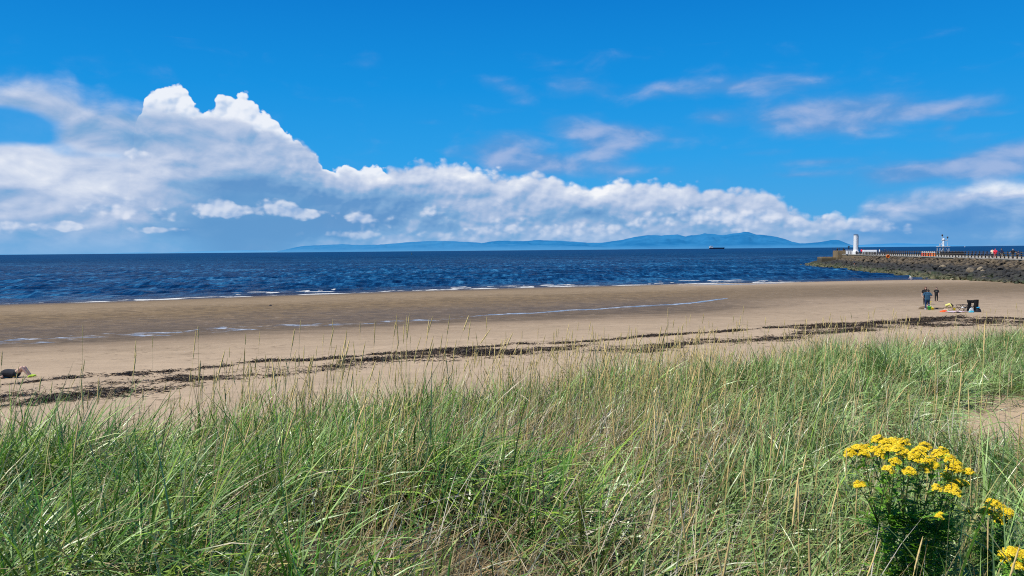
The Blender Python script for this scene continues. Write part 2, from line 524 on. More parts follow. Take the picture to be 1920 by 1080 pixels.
def terrain_z(x, y):
    x = np.asarray(x, dtype=float); y = np.asarray(y, dtype=float)
    d = shore_d(x, y)
    k = kright(x)
    zb = np.interp(d, _dT, _pA) * (1 - k) + np.interp(d, _dT, _pB) * k
    zb = zb + (fbm(x * 0.12, y * 0.12, 3) - 0.5) * 0.10 * sstep(58, 80, d) + (fbm(x * 0.9, y * 0.9, 3) - 0.5) * 0.05 * sstep(60, 75, d)
    e = (y - edge(x)) * np.where(x > 0, 0.86, 0.95)
    zd = 4.68 - 0.058 * np.clip(y, -8, 60) + (fbm(x * 0.35 + 9, y * 0.35, 3) - 0.5) * 0.42 * sstep(2, 6, np.hypot(x, y))
    zd = np.maximum(zd, 3.0) - 0.10 * path_w(x, y)
    zd = zd - 0.52 * (np.sqrt(e * e + 1.0) + e) * 0.5
    kk = 0.35
    h = np.clip(0.5 + 0.5 * (zd - zb) / kk, 0, 1)
    z = zb * (1 - h) + zd * h + kk * h * (1 - h)
    past = (x - PIERX(y)) 
    z = np.where((past > 2.0) & (y > 70), np.minimum(z, np.interp(past, [2, 6], [z.min() * 0 + 1.0, -2.0])), z)
    return z
def tz(x, y):
    return float(terrain_z(np.array([x]), np.array([y]))[0])
def ground(px, py):
    """where the line of sight through a photo pixel meets the terrain"""
    z = 1.0
    d = ray(px, py)
    lo, hi = 1.0, 400.0
    ts = np.geomspace(2, 400, 3000)
    zz = terrain_z(d.x * ts, d.y * ts)
    below = (CAMZ + d.z * ts) < zz
    i = int(np.argmax(below)) if below.any() else len(ts) - 1
    # skip the dune in front of the camera
    ok = ts > 24
    j = np.where(below & ok)[0]
    i = int(j[0]) if len(j) else i
    return Vector((d.x * ts[i], d.y * ts[i], float(zz[i])))

# ------------------------------------------------------------------ terrain mesh
def axis(segs):
    out = [segs[0][0]]
    for a, b, s in segs:
        n = max(1, int(round((b - a) / s)))
        out += list(np.linspace(a, b, n + 1)[1:])
    return np.array(out)
ty = axis([(-60, -6, 3), (-6, 1, 0.35), (1, 26, 0.13), (26, 60, 0.22), (60, 100, 0.4), (100, 175, 0.6), (175, 300, 6)])
tx = axis([(-300, -60, 8), (-60, -22, 0.8), (-22, 26, 0.16), (26, 60, 0.4), (60, 120, 0.8), (120, 300, 12)])
GX, GY = np.meshgrid(tx, ty)
gx, gy = GX.ravel(), GY.ravel()
gz = terrain_z(gx, gy)
me = mesh_np('beach', np.stack([gx, gy, gz], -1), grid_quads(len(ty), len(tx)))
d = shore_d(gx, gy); k = kright(gx)
dj = d + (fbm(gx * 0.05, gy * 0.25, 4) - 0.5) * 7 + (fbm(gx * 0.3, gy * 0.9, 3) - 0.5) * 2.0
def band(stops, d):
    ds = [s[0] for s in stops]
    return np.stack([np.interp(d, ds, [s[1][i] for s in stops]) for i in range(3)], -1)
dry = (0.455, 0.350, 0.245)
cA = band([(-30, (0.10, 0.08, 0.055)), (-2, (0.13, 0.10, 0.07)), (1, (0.15, 0.112, 0.075)), (7, (0.165, 0.122, 0.078)), (13, (0.25, 0.185, 0.117)), (24, (0.285, 0.212, 0.135)),
           (31, (0.23, 0.165, 0.096)), (42, (0.195, 0.138, 0.078)), (49, (0.155, 0.112, 0.070)), (57, (0.17, 0.128, 0.088)), (61, (0.30, 0.225, 0.155)), (66, (0.38, 0.29, 0.20)), (78, dry), (400, dry)], dj)
cB = band([(-30, (0.10, 0.08, 0.055)), (-2, (0.16, 0.125, 0.085)), (1, (0.27, 0.205, 0.14)), (6, (0.36, 0.275, 0.19)), (16, (0.36, 0.275, 0.19)), (26, (0.245, 0.182, 0.118)),
           (36, (0.20, 0.148, 0.094)), (46, (0.215, 0.16, 0.104)), (56, (0.33, 0.25, 0.175)), (64, (0.37, 0.285, 0.20)), (80, dry), (400, dry)], dj)
cc = cA * (1 - k[:, None]) + cB * k[:, None]
e = gy - edge(gx)
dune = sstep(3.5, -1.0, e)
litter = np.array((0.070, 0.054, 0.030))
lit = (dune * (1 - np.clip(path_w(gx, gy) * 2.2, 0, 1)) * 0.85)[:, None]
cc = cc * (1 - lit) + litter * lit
add_color(me, 'sand', cc)
pool = np.exp(-((dj - 54) / 3.6) ** 2) * (1 - sstep(-8, 4, gx)) * 0.68
# the stream down the middle of the runnel
stream_pts = [P(880, 594, 0.36), P(960, 588, 0.36), P(1060, 582, 0.36), P(1180, 575, 0.4), (P(1290, 568, 0.45)), P(1385, 560, 0.5)]
sx = [p.x for p in stream_pts]; sy = [p.y for p in stream_pts]
sd_ = gy - np.interp(gx, sx, sy) - (fbm(gx * 0.35, gx * 0 + 2, 3) - 0.5) * 2.0
inside = sstep(sx[0] - 10, sx[0] + 6, gx) * (1 - sstep(sx[-1] - 3, sx[-1] + 1, gx))
stream = np.exp(-(sd_ / 0.95) ** 2) * inside
# sheet of swash water at the mouth on the right
sw = P(1375, 536, 0.1)
sheet = np.exp(-(((gx - sw.x) / 11) ** 2 + ((gy - sw.y + (gx - sw.x) * -0.2) / 3.0) ** 2))
p2 = P(960, 551, 0.45)
thin = np.exp(-((gy - (p2.y + (gx - p2.x) * 0.30)) / 0.9) ** 2) * np.exp(-((gx - p2.x - 4) / 11) ** 2) * 0.55
add_float(me, 'pool', np.maximum(np.maximum(pool, stream * 1.05), np.maximum(sheet * 1.3, thin)))
wet = np.clip(1 - sstep(3, 16, dj), 0, 1) * (1 - 0.6 * k) + np.exp(-((dj - 46) / 13) ** 2) * (1 - k * 0.6) * 0.8
add_float(me, 'wet', np.clip(wet, 0, 1))
add_float(me, 'rippled', sstep(20, 30, dj) * (1 - sstep(56, 60, dj)) * (1 - 0.7 * k))

m_sand, g, b = material('sand')
pos = g.pos()
x_, y_, z_ = g.sep(pos)
base = g.attr('sand', 'Color')
wetA = g.attr('wet'); poolA = g.attr('pool'); ripA = g.attr('rippled')
n1 = g.noise(pos, 0.5, 5, 0.6)
n2 = g.noise(pos, 6.0, 5, 0.65)
n3 = g.noise(pos, 45.0, 3, 0.6)
pv = g.vec(x_ * 0.55, y_ * 1.0, z_)
rip = g.noise(pv, 1.3, 4, 0.55, 0.8)                     # ripple marks in the wet sand
streak = g.noise(g.vec(x_ * 0.10, y_ * 0.55, 0.0), 1.0, 4, 0.6)
n4 = g.noise(g.vec(x_ * 0.8, y_ * 1.6, 11.0), 1.4, 5, 0.65)
val = 0.40 + (n1 * 0.34) + (n2 * 0.32) + (n3 * 0.16) + (streak - 0.5) * 0.3 + n4 * 0.36
cv = g.mix(1.0, base, g.vec(val, val * 0.985, val * 0.94), 'MULTIPLY')
# footprints and specks of debris on the dry sand
vs = g.voro(g.vec(x_ * 0.8, y_ * 1.0, 0.0), 1.15)
spk = g.mapr(vs + (n2 - 0.5) * 0.25, 0.06, 0.20, 1.0, 0.0) * g.mapr(g.noise(pos, 0.16, 3, 0.5), 0.38, 0.55)
mk = g.noise(g.vec(x_ * 1.25, y_ * 1.0, 15.0), 1.1, 5, 0.7, 0.6)
foot = g.mapr(mk, 0.56, 0.66) * g.mapr(g.noise(g.vec(x_ * 0.05, y_ * 0.12, 2.0), 1.0, 3, 0.5), 0.35, 0.6)
pale = g.mapr(mk, 0.44, 0.33)
dryness = g.mapr(wetA, 0.0, 0.5, 1.0, 0.0)
cv = g.mix(spk * dryness * 0.6, cv, (0.12, 0.085, 0.055))
cv = g.mix(foot * (0.16 + dryness * 0.34), cv, (0.13, 0.095, 0.06))
cv = g.mix(pale * 0.22, cv, (0.55, 0.43, 0.31))
ripm = g.mapr(rip, 0.46, 0.57) * ripA
cv = g.mix(ripm * 0.45, cv, (0.075, 0.058, 0.042))
# standing water
pn = g.noise(g.vec(x_ * 0.5, y_ * 1.2, 3.0), 0.9, 5, 0.62, 0.6)
pm = g.mapr(poolA * 1.1 + (pn - 0.5) * 1.9, 0.72, 0.92)
glint = g.mapr(g.noise(g.vec(x_ * 0.9, y_ * 2.2, 6.0), 1.0, 4, 0.6, 0.4), 0.50, 0.58)  # sky reflections painted as pale streaks in the water colour
cv = g.mix(pm, cv, g.mix(glint, (0.16, 0.14, 0.125), (0.62, 0.64, 0.66)))
g.put(b.inputs['Base Color'], cv)
rough = g.mapr(wetA, 0.0, 1.0, 0.92, 0.5)
g.put(b.inputs['Roughness'], g.mix(pm, g.vec(rough, rough, rough), (0.22, 0.22, 0.22)))
g.put(b.inputs['Specular IOR Level'], 0.06 + pm * 0.4)
hgt = (n2 * 0.5 + n3 * 0.12 + rip * ripA * 0.8) * (1.0 - pm)
g.put(b.inputs['Normal'], g.bump(hgt, 0.55, 0.12))
beach = tag(link('beach', me, m_sand), kind='structure', label='sandy beach and dune ground')

# ------------------------------------------------------------------ sea
srow = np.concatenate([np.arange(-26, 50, 0.36), np.arange(50, 130, 0.6), np.arange(130, 330, 1.25), np.geomspace(330, 60000, 110)])
scol = np.linspace(-150, 190, 820)
SS, TT = np.meshgrid(scol, srow)
wf = 1 + np.maximum(TT, 0) / 120
X = SS * wf; Y = ysh(SS) + TT
X, Y = X.ravel(), Y.ravel()
T = TT.ravel()
depth = -terrain_z(X, np.minimum(Y, 290))
depth = np.where(Y > 260, 5, depth)
depth = np.where((X > PIERX(Y) - 2), 4, depth)
fade = np.exp(-np.maximum(T, 0) / 260)
deep = sstep(0.0, 0.6, depth)
Z = np.zeros_like(X)
for i in range(26):
    lam = rng.uniform(2.2, 9.0) if i < 20 else rng.uniform(9, 18)
    ang = R(-90 + rng.uniform(-42, 42) - 12)
    kx, ky = 2 * np.pi / lam * math.cos(ang), 2 * np.pi / lam * math.sin(ang)
    ph = rng.uniform(0, 6.28)
    gate = vnoise(X * 0.05 + 31 * i, Y * 0.05 + 7 * i)
    w = np.sin(kx * X + ky * Y + ph)
    Z += (0.0065 * lam) * (w + 0.25 * np.cos(2 * (kx * X + ky * Y + ph))) * (0.35 + 1.3 * gate)
Z *= fade * (0.25 + 0.75 * sstep(0.05, 1.0, depth)) * sstep(-2, 3, T) * (1 - 0.55 * sstep(30, 50, X) * (1 - sstep(0, 22, T)))
# small breakers near the shore
foam = np.zeros_like(X)
for off, amp, th in ((2.6, 0.10, 0.44), (6.0, 0.16, 0.52), (11, 0.18, 0.60), (19, 0.18, 0.69)):
    c = off + (fbm(X * 0.05 + off, X * 0 + off, 3) - 0.5) * 7
    seg = sstep(th, th + 0.08, fbm(X * 0.055 + off * 3, X * 0 + off * 1.7, 3) + 0.02)
    dd = T - c
    Z += amp * np.exp(-(dd / 1.1) ** 2) * (0.25 + 0.75 * seg)
    f = np.exp(-((dd + 0.4) / 0.5) ** 2) * seg * sstep(0.40, 0.58, fbm(X * 0.55, Y * 0.7, 4))
    foam = np.maximum(foam, f * (0.92 - 0.14 * sstep(-20, 20, X)))
swash = sstep(0.15, 0.02, depth) * sstep(0.34, 0.56, fbm(X * 0.4, Y * 0.6, 4) + 0.03)
foam *= 1 - 0.75 * sstep(48, 60, X)
foam = np.maximum(foam, swash * 0.75 * (1 - 0.6 * sstep(48, 62, X)))
# white caps farther out
foam = foam * (1 - sstep(-4, 0, X - (PIERX(Y) - 9)))
# keep the sheet away from the landward side where the beach is higher anyway
Z = np.where(T < -2, -0.02, Z)
me = mesh_np('sea', np.stack([X, Y, Z], -1), grid_quads(len(srow), len(scol)))
add_float(me, 'foam', foam)
add_float(me, 'depth', np.clip(depth, -1, 6))
add_float(me, 'far', np.clip(np.maximum(T, 0) / 3000, 0, 1))
m_sea, g, b = material('sea_water')
pos = g.pos(); x_, y_, z_ = g.sep(pos)
foamA = g.attr('foam'); depA = g.attr('depth'); farA = g.attr('far')
w1 = g.noise(g.vec(x_ * 0.55, y_, 0.0), 0.55, 4, 0.6, 0.4)
w2 = g.noise(g.vec(x_ * 0.6, y_, 4.0), 2.2, 3, 0.55, 0.3)
c1 = g.noise(g.vec(x_ * 0.75, y_ * 0.24, 7.0), 1.0, 4, 0.65, 0.5)
c2 = g.noise(g.vec(x_ * 0.26, y_ * 0.06, 9.0), 1.0, 4, 0.65, 0.5)
patch = g.noise(g.vec(x_ * 0.012, y_ * 0.03, 2.0), 1.0, 3, 0.5)
chop = (c1 - 0.5) * 1.35 + (c2 - 0.5) * 1.0 + (patch - 0.5) * 0.5
dk = g.ramp(g.mapr(chop, -0.42, 0.42, smooth=False), [(0.0, (0.0008, 0.004, 0.022)), (0.38, (0.0022, 0.018, 0.060)), (0.56, (0.006, 0.045, 0.122)), (0.76, (0.020, 0.118, 0.24)), (1.0, (0.08, 0.27, 0.44))])
dk = g.mix(g.mapr(farA, 0.0, 0.6) * 0.8, dk, (0.0035, 0.048, 0.140))
dk = g.mix(g.mapr(depA, 0.02, 0.35, 1.0, 0.0), dk, (0.07, 0.062, 0.06))
dk = g.mix(g.mapr(depA, 0.3, 1.1, 0.45, 0.0), dk, (0.012, 0.014, 0.03))
fm = g.mapr(foamA + (w2 - 0.5) * 0.7, 0.42, 0.7)
dk = g.mix(fm, dk, (0.66, 0.66, 0.62))
hh = w1 * 1.0 + w2 * 0.28
bmp = g.bump(hh, 0.9, 0.6)
lk = m_sea.node_tree.links
g.put(b.inputs['Base Color'], dk)
b.inputs['Roughness'].default_value = 1.0
b.inputs['Specular IOR Level'].default_value = 0.0
g.put(b.inputs['Normal'], bmp)
gl = g.node('ShaderNodeBsdfGlossy'); gl.inputs['Roughness'].default_value = 0.12; gl.inputs['Color'].default_value = (0.85, 0.92, 1.0, 1)
g.put(gl.inputs['Normal'], bmp)
fr = g.node('ShaderNodeFresnel'); fr.inputs['IOR'].default_value = 1.33; g.put(fr.inputs['Normal'], bmp)
# wave faces hide each other at a low angle, so the mirror share of a choppy sea stays small
fac = (S(g, fr.outputs[0]) * 0.5).min(g.mapr(depA, 0.05, 1.2, 0.5, 0.20)) * g.mapr(farA, 0.0, 0.25, 1.0, 0.25) * (1.0 - fm)
mx = g.node('ShaderNodeMixShader'); g.put(mx.inputs[0], fac)
lk.new(b.outputs[0], mx.inputs[1]); lk.new(gl.outputs[0], mx.inputs[2])
lk.new(mx.outputs[0], m_sea.node_tree.nodes['Material Output'].inputs['Surface'])
tag(link('sea', me, m_sea), kind='structure', label='dark blue choppy sea')

# ------------------------------------------------------------------ hills over the water
def hill_mat(name, low, high, emit):
    m, g, b = material(name)
    pos = g.pos(); x_, y_, z_ = g.sep(pos)
    n = g.noise(g.vec(x_ * 0.0011, y_ * 0.0011, z_ * 0.004), 1.0, 6, 0.6)
    c = g.mix(g.mapr(n, 0.35, 0.65), low, high)
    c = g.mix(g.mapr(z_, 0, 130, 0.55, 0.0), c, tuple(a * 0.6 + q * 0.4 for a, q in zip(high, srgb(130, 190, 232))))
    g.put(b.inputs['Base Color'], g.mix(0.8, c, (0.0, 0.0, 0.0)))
    b.inputs['Roughness'].default_value = 1.0; b.inputs['Specular IOR Level'].default_value = 0
    # haze of some 20 km of air, painted into the hill colour and glow
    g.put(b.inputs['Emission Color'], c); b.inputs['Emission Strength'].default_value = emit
    return m
def ridge(name, pts, depth, mat, label, thick=2500, rough=0.5):
    xs, zs = [], []
    for px, py in pts:
        q = Q(px, py, depth); xs.append(q.x); zs.append(q.z)
    n = 420
    X = np.linspace(xs[0], xs[-1], n)
    Zt = np.interp(X, xs, zs)
    pxm = depth / F
    Zt = Zt + (fbm(X / (pxm * 9), X * 0 + depth, 4) - 0.5) * pxm * rough * 2.2 * np.clip(np.minimum(X - xs[0], xs[-1] - X) / (30 * pxm), 0, 1)
    Zt = np.maximum(Zt, 1)
    rows = []
    for t in np.linspace(0, 1, 16):
        yy = depth - thick * (1 - t)
        sl = t ** 0.8
        spur = (fbm(X / (pxm * 22), X * 0 + t * 2.0 + depth, 4) - 0.5)
        zz = Zt * sl * (1 + spur * 0.9 * (1 - t) * t * 4)
        rows.append(np.stack([X * (yy / depth), np.full(n, yy) , np.minimum(zz, Zt * (yy / depth) * (0.9 + 0.1 * t) if t < 1 else Zt) - (6 if t == 0 else 0)], -1))
    for t in (0.5, 1.0):
        rows.append(np.stack([X, np.full(n, depth + thick * t), Zt * (1 - t) - (6 if t == 1 else 0)], -1))
    v = np.concatenate(rows)
    me = mesh_np(name, v, grid_quads(len(rows), n))
    return tag(link(name, me, mat), kind='structure', label=label)
far_pts = [(-40, 477.2), (210, 475.2), (228, 473.8), (275, 473), (300, 474.2), (340, 472), (400, 470.5), (460, 469.2), (520, 470), (600, 469), (700, 468)]
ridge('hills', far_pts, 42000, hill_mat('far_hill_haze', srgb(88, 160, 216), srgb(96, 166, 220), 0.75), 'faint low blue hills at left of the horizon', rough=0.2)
east_pts = [(1420, 463), (1500, 461), (1560, 460.5), (1610, 459.3), (1640, 457.6), (1680, 456), (1705, 456.4), (1760, 457.8), (1790, 459.6), (1850, 461.5)]
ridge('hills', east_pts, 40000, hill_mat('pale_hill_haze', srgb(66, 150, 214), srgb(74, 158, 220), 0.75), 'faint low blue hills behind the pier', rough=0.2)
left_pts = [(520, 471), (545, 466), (565, 461.5), (600, 459.8), (640, 457.8), (680, 459.5), (720, 458.2), (760, 454.5), (800, 451.8), (850, 452), (890, 454.5), (920, 457), (960, 458), (1000, 459), (1060, 460.5), (1120, 463), (1160, 467)]
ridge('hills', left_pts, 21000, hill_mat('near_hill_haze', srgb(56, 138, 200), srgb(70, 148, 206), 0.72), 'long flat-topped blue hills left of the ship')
main_pts = [(860, 467), (890, 458), (915, 453.5), (935, 451.5), (980, 452), (1010, 450), (1060, 452), (1100, 455), (1130, 455), (1170, 449), (1190, 444), (1215, 440.5), (1240, 441.5), (1270, 439.5), (1285, 443.5), (1297, 441), (1307, 440.5),
            (1313, 440), (1320, 437.5), (1335, 438.5), (1355, 441), (1370, 438.5), (1385, 437), (1395, 434.5), (1403, 435), (1418, 439.5), (1430, 440.5), (1445, 442.5), (1460, 445), (1472, 448), (1485, 453), (1500, 456.3),
            (1522, 455.5), (1545, 452.5), (1558, 450), (1567, 449.5), (1575, 451), (1585, 455), (1594, 458.5), (1606, 461.5), (1620, 466)]
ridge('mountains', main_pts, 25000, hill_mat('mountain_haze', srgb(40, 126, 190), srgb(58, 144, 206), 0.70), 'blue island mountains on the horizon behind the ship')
# ------------------------------------------------------------------ dune grass
def sample_dune(n, ymin, ymax, dens, spread=0.78, pad=2.5):
    """random points on the dune, thinned by dens(x, y) in 0..1"""
    out = []
    got = 0
    while got < n:
        m = n * 4
        y = np.sqrt(rng.uniform(ymin ** 2, ymax ** 2, m))
        x = rng.uniform(-1, 1, m) * (spread * y + pad)
        keep = rng.random(m) < dens(x, y)
        p = np.stack([x[keep], y[keep]], -1)
        out.append(p); got += len(p)
        if len(out) > 40: break
    return np.concatenate(out)[:n]
def dune_mask(x, y):
    e = y - edge(x)
    return sstep(1.3, -0.6, e + (vnoise(x * 1.3, y * 1.3) - 0.5) * 1.6) * (1 - np.clip(path_w(x, y) * 1.5, 0, 1))
def blades(root, az, tilt, bend, length, width, twist, nseg, shape=1.25, taper=1.0):
    n = len(root)
    s = np.linspace(0, 1, nseg + 1)
    sm = (s[:-1] + s[1:]) * 0.5
    th = tilt[:, None] + bend[:, None] * sm[None, :] ** shape
    th = np.minimum(th, 2.5)
    ds = (length / nseg)[:, None]
    hx = np.concatenate([np.zeros((n, 1)), np.cumsum(np.sin(th) * ds, 1)], 1)
    hz = np.concatenate([np.zeros((n, 1)), np.cumsum(np.cos(th) * ds, 1)], 1)
    ca, sa = np.cos(az)[:, None], np.sin(az)[:, None]
    cx = root[:, 0:1] + hx * ca; cy = root[:, 1:2] + hx * sa; cz = root[:, 2:3] + hz
    # stop blades diving below the ground
    cz = np.maximum(cz, root[:, 2:3] + 0.015 + 0.0 * cz)
    w = width[:, None] * 0.5 * (1 - s[None, :] ** 2.2 * 0.94 * taper)
    w[:, 0] *= 0.7
    tw = twist[:, None] + s[None, :] * 0.7
    # side vector: horizontal normal to the bend plane, rolled about the blade
    thv = np.concatenate([th[:, :1], th], 1)
    nx, ny, nz = -np.cos(thv) * ca, -np.cos(thv) * sa, np.sin(thv)      # upper face of the blade
    sx, sy = -sa, ca
    ct, st = np.cos(tw), np.sin(tw)
    vx, vy, vz = sx * ct + nx * st, sy * ct + ny * st, nz * st
    a = np.stack([cx - vx * w, cy - vy * w, cz - vz * w], -1)
    b = np.stack([cx + vx * w, cy + vy * w, cz + vz * w], -1)
    v = np.stack([a, b], 2).reshape(n, (nseg + 1) * 2, 3)
    base = (np.arange(n) * (nseg + 1) * 2)[:, None]
    k = np.arange(nseg)[None, :]
    q = np.stack([base + 2 * k, base + 2 * k + 1, base + 2 * k + 3, base + 2 * k + 2], -1).reshape(-1, 4)
    return v.reshape(-1, 3), q, np.tile(s.repeat(2)[None, :], (n, 1)).ravel(), (cx, cy, cz)

def grass_mat(name, rough=0.42, transl=0.22, spec=0.45):
    m, g, b = material(name)
    c = g.attr('tint', 'Color')
    g.put(b.inputs['Base Color'], c)
    b.inputs['Roughness'].default_value = rough
    b.inputs['Specular IOR Level'].default_value = spec
    t = g.node('ShaderNodeBsdfTranslucent')
    g.put(t.inputs['Color'], g.mix(1.0, c, (1.0, 1.15, 0.55), 'MULTIPLY'))
    mx = g.node('ShaderNodeMixShader'); mx.inputs[0].default_value = transl
    lk = m.node_tree.links
    lk.new(b.outputs[0], mx.inputs[1]); lk.new(t.outputs[0], mx.inputs[2])
    lk.new(mx.outputs[0], m.node_tree.nodes['Material Output'].inputs['Surface'])
    return m
m_grass = grass_mat('dune_grass_blades', 0.36, 0.13, 0.55)
m_straw = grass_mat('dead_straw', 0.6, 0.15, 0.25)

def near_path(x, y):
    # grass is short where feet pass, in front of the sandy gap
    a = (x - 5.2) * 0.52 + (y - 8.2) * 0.854; b = (x - 5.2) * 0.854 - (y - 8.2) * 0.52
    return np.exp(-((a / 3.0) ** 2 + (b / 1.0) ** 2))
def flat_patch(x, y):
    # trampled straw beds
    return np.clip(np.exp(-(((x - 0.5) / 0.9) ** 2 + ((y - 3.7) / 0.75) ** 2)) + np.exp(-(((x + 0.75) / 0.7) ** 2 + ((y - 4.3) / 0.5) ** 2)) + 0.8 * np.exp(-(((x - 0.4) / 1.2) ** 2 + ((y - 7.2) / 1.0) ** 2)), 0, 1)
def straw_frac(x, y):
    u = x / np.maximum(y, 1.0)
    c = np.exp(-((u + 0.0) / 0.22) ** 2) * 0.38 + np.exp(-((u - 0.10) / 0.18) ** 2) * sstep(3, 7, y) * 0.30
    return np.clip(c + (fbm(x * 0.6 + 4, y * 0.6, 3) - 0.5) * 0.8 + 0.42 * flat_patch(x, y), 0.03, 0.98)
def hfield(x, y):
    return (0.56 + 0.95 * np.clip(fbm(x * 0.75 + 20, y * 0.75, 3) - 0.30, 0, 1)) * (1 - 0.42 * near_path(x, y)) * (1 - 0.35 * flat_patch(x, y))
def flow(x, y):
    return R(20) + (fbm(x * 0.30 + 50, y * 0.30 + 3, 3) - 0.5) * 9.0
def per_vertex(col_blade, tpos, nv, root_shade=0.9):
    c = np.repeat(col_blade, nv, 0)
    f = root_shade * (1 - tpos[:, None]) ** 1.5  # dead brown bases plus shade between the blades, painted in toward the root
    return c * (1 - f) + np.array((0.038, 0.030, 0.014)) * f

def green_cols(x, y, n):
    u = x / np.maximum(y, 1.0)
    blue = np.array((0.36, 0.52, 0.165)); deep = np.array((0.095, 0.275, 0.022)); fresh = np.array((0.39, 0.60, 0.07)); yell = np.array((0.56, 0.53, 0.16))
    t = rng.random(n)
    w_blue = np.clip(0.5 + 0.5 * sstep(-0.1, 0.4, u) - 0.35 * sstep(5, 9, y) * (1 - sstep(-0.1, 0.2, u)) + (fbm(x * 0.5, y * 0.5 + 70, 3) - 0.5) * 0.9, 0.08, 0.92)
    r2 = rng.random(n)
    c = np.where((t < w_blue)[:, None], blue, np.where((r2 < 0.62)[:, None], deep, np.where((r2 < 0.93)[:, None], fresh, yell)))
    return c * rng.uniform(0.60, 1.35, (n, 1)) * (1 + rng.uniform(-0.07, 0.07, (n, 3)))

def clump_blades(centres, per, rad):
    k = len(centres)
    idx = np.repeat(np.arange(k), per)
    n = len(idx)
    r = np.abs(rng.normal(0, 1, n)) * rad; a = rng.uniform(0, 2 * np.pi, n)
    return idx, centres[idx, 0] + r * np.cos(a), centres[idx, 1] + r * np.sin(a), r / rad, a

# --- green blades, in tussocks
def make_green(name, centres, per, label, wmul=1.0, lmul=1.0, nseg=6):
    idx, x, y, rr, a = clump_blades(centres, per, 0.16)
    n = len(x)
    z = terrain_z(x, y) - 0.02
    h = hfield(x, y) * lmul
    ef = np.clip((y - edge(x)) + 2.0, 0, 3) / 3.0
    fl = flow(x, y)
    cl = (rng.uniform(0, 6.28, len(centres)))[idx]                # every tussock falls its own way
    pick = rng.random(n)
    lean = np.where(pick < 0.36, fl + rng.normal(0, 0.6, n), np.where(pick < 0.68, cl + rng.normal(0, 0.5, n), a + rng.normal(0, 0.6, n)))
    upright = rng.random(n) < (0.15 + 0.45 * ef)
    tilt = np.where(upright, rng.uniform(0.02, 0.42, n), rng.uniform(0.3, 1.2, n))
    bend = np.where(upright, rng.uniform(0.1, 1.0, n), rng.uniform(0.6, 2.2, n))
    ln = h * rng.uniform(0.65, 1.25, n) * np.where(upright, 0.95, 1.0)
    near = np.clip(np.hypot(x, y) / 8.0, 0.7, 2.2)
    wd = rng.uniform(0.0062, 0.0165, n) * wmul * near ** 0.3
    v, q, t, _ = blades(np.stack([x, y, z], -1), lean, tilt, bend, ln, wd, rng.normal(0, 0.5, n), nseg)
    c = green_cols(x, y, n)
    sf = straw_frac(x, y)
    dead = rng.random(n) < sf * 0.35
    c[dead] = np.array((0.36, 0.285, 0.145)) * rng.uniform(0.7, 1.2, (dead.sum(), 1))
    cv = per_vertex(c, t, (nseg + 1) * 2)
    # dry tips
    tip = (t > 0.8)[:, None] * np.repeat(rng.random(n) < 0.3, (nseg + 1) * 2)[:, None]
    cv = np.where(tip, np.array((0.34, 0.26, 0.12)), cv)
    me = mesh_np(name, v, q)
    add_color(me, 'tint', cv)
    return tag(link(name, me, m_grass), label=label, cat='grass', kind='stuff')

tuss = lambda x, y: dune_mask(x, y) * (1 - 0.35 * flat_patch(x, y)) * np.clip(0.25 + 3.2 * (fbm(x * 1.25 + 41, y * 1.25, 3) - 0.38), 0.08, 1)
near_c = sample_dune(2700, 1.6, 7.0, tuss)
mid_c = sample_dune(3000, 6.0, 15.0, tuss, 0.74, 1.5)
far_c = sample_dune(2600, 13.0, 34.0, lambda x, y: dune_mask(x, y) * (x > 0), 0.78, 1.0)
allc = np.concatenate([near_c, mid_c, far_c])
make_green('dune_grass', allc, 12, 'tangled blue-green dune grass covering the foreground slope')

# --- dead straw lying and leaning through the grass
def make_straw(name, n_pts, label):
    p = np.concatenate([sample_dune(n_pts, 1.6, 8.0, lambda x, y: dune_mask(x, y) * (0.25 + 0.75 * straw_frac(x, y))),
                        sample_dune(n_pts, 7.0, 17.0, lambda x, y: dune_mask(x, y) * (0.1 + 0.9 * straw_frac(x, y)), 0.72, 1.0)])
    x, y = p[:, 0], p[:, 1]; n = len(x)
    z = terrain_z(x, y) + rng.uniform(-0.02, 0.16, n)
    az = np.where(rng.random(n) < 0.55, R(35) + rng.normal(0, 0.5, n), rng.uniform(0, 6.28, n))
    lying = rng.random(n) < 0.55
    tilt = np.where(lying, rng.uniform(0.9, 1.5, n), rng.uniform(0.1, 0.7, n))
    bend = rng.uniform(-0.15, 0.5, n)
    ln = rng.uniform(0.2, 0.7, n)
    wd = rng.uniform(0.003, 0.0075, n) * np.clip(np.hypot(x, y) / 8.0, 0.8, 1.6) ** 0.4
    v, q, t, _ = blades(np.stack([x, y, z], -1), az, tilt, bend, ln, wd, rng.normal(0, 0.8, n), 4)
    pal = np.array([(0.56, 0.45, 0.24), (0.62, 0.53, 0.34), (0.40, 0.27, 0.12), (0.66, 0.60, 0.48), (0.28, 0.19, 0.09)])
    c = pal[rng.integers(0, 5, n)] * rng.uniform(0.75, 1.2, (n, 1))
    me = mesh_np(name, v, q)
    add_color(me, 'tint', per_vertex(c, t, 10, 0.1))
    return tag(link(name, me, m_straw), label=label, cat='straw', kind='stuff')
make_straw('dry_straw', 9000, 'dry tan straw lying among the dune grass')

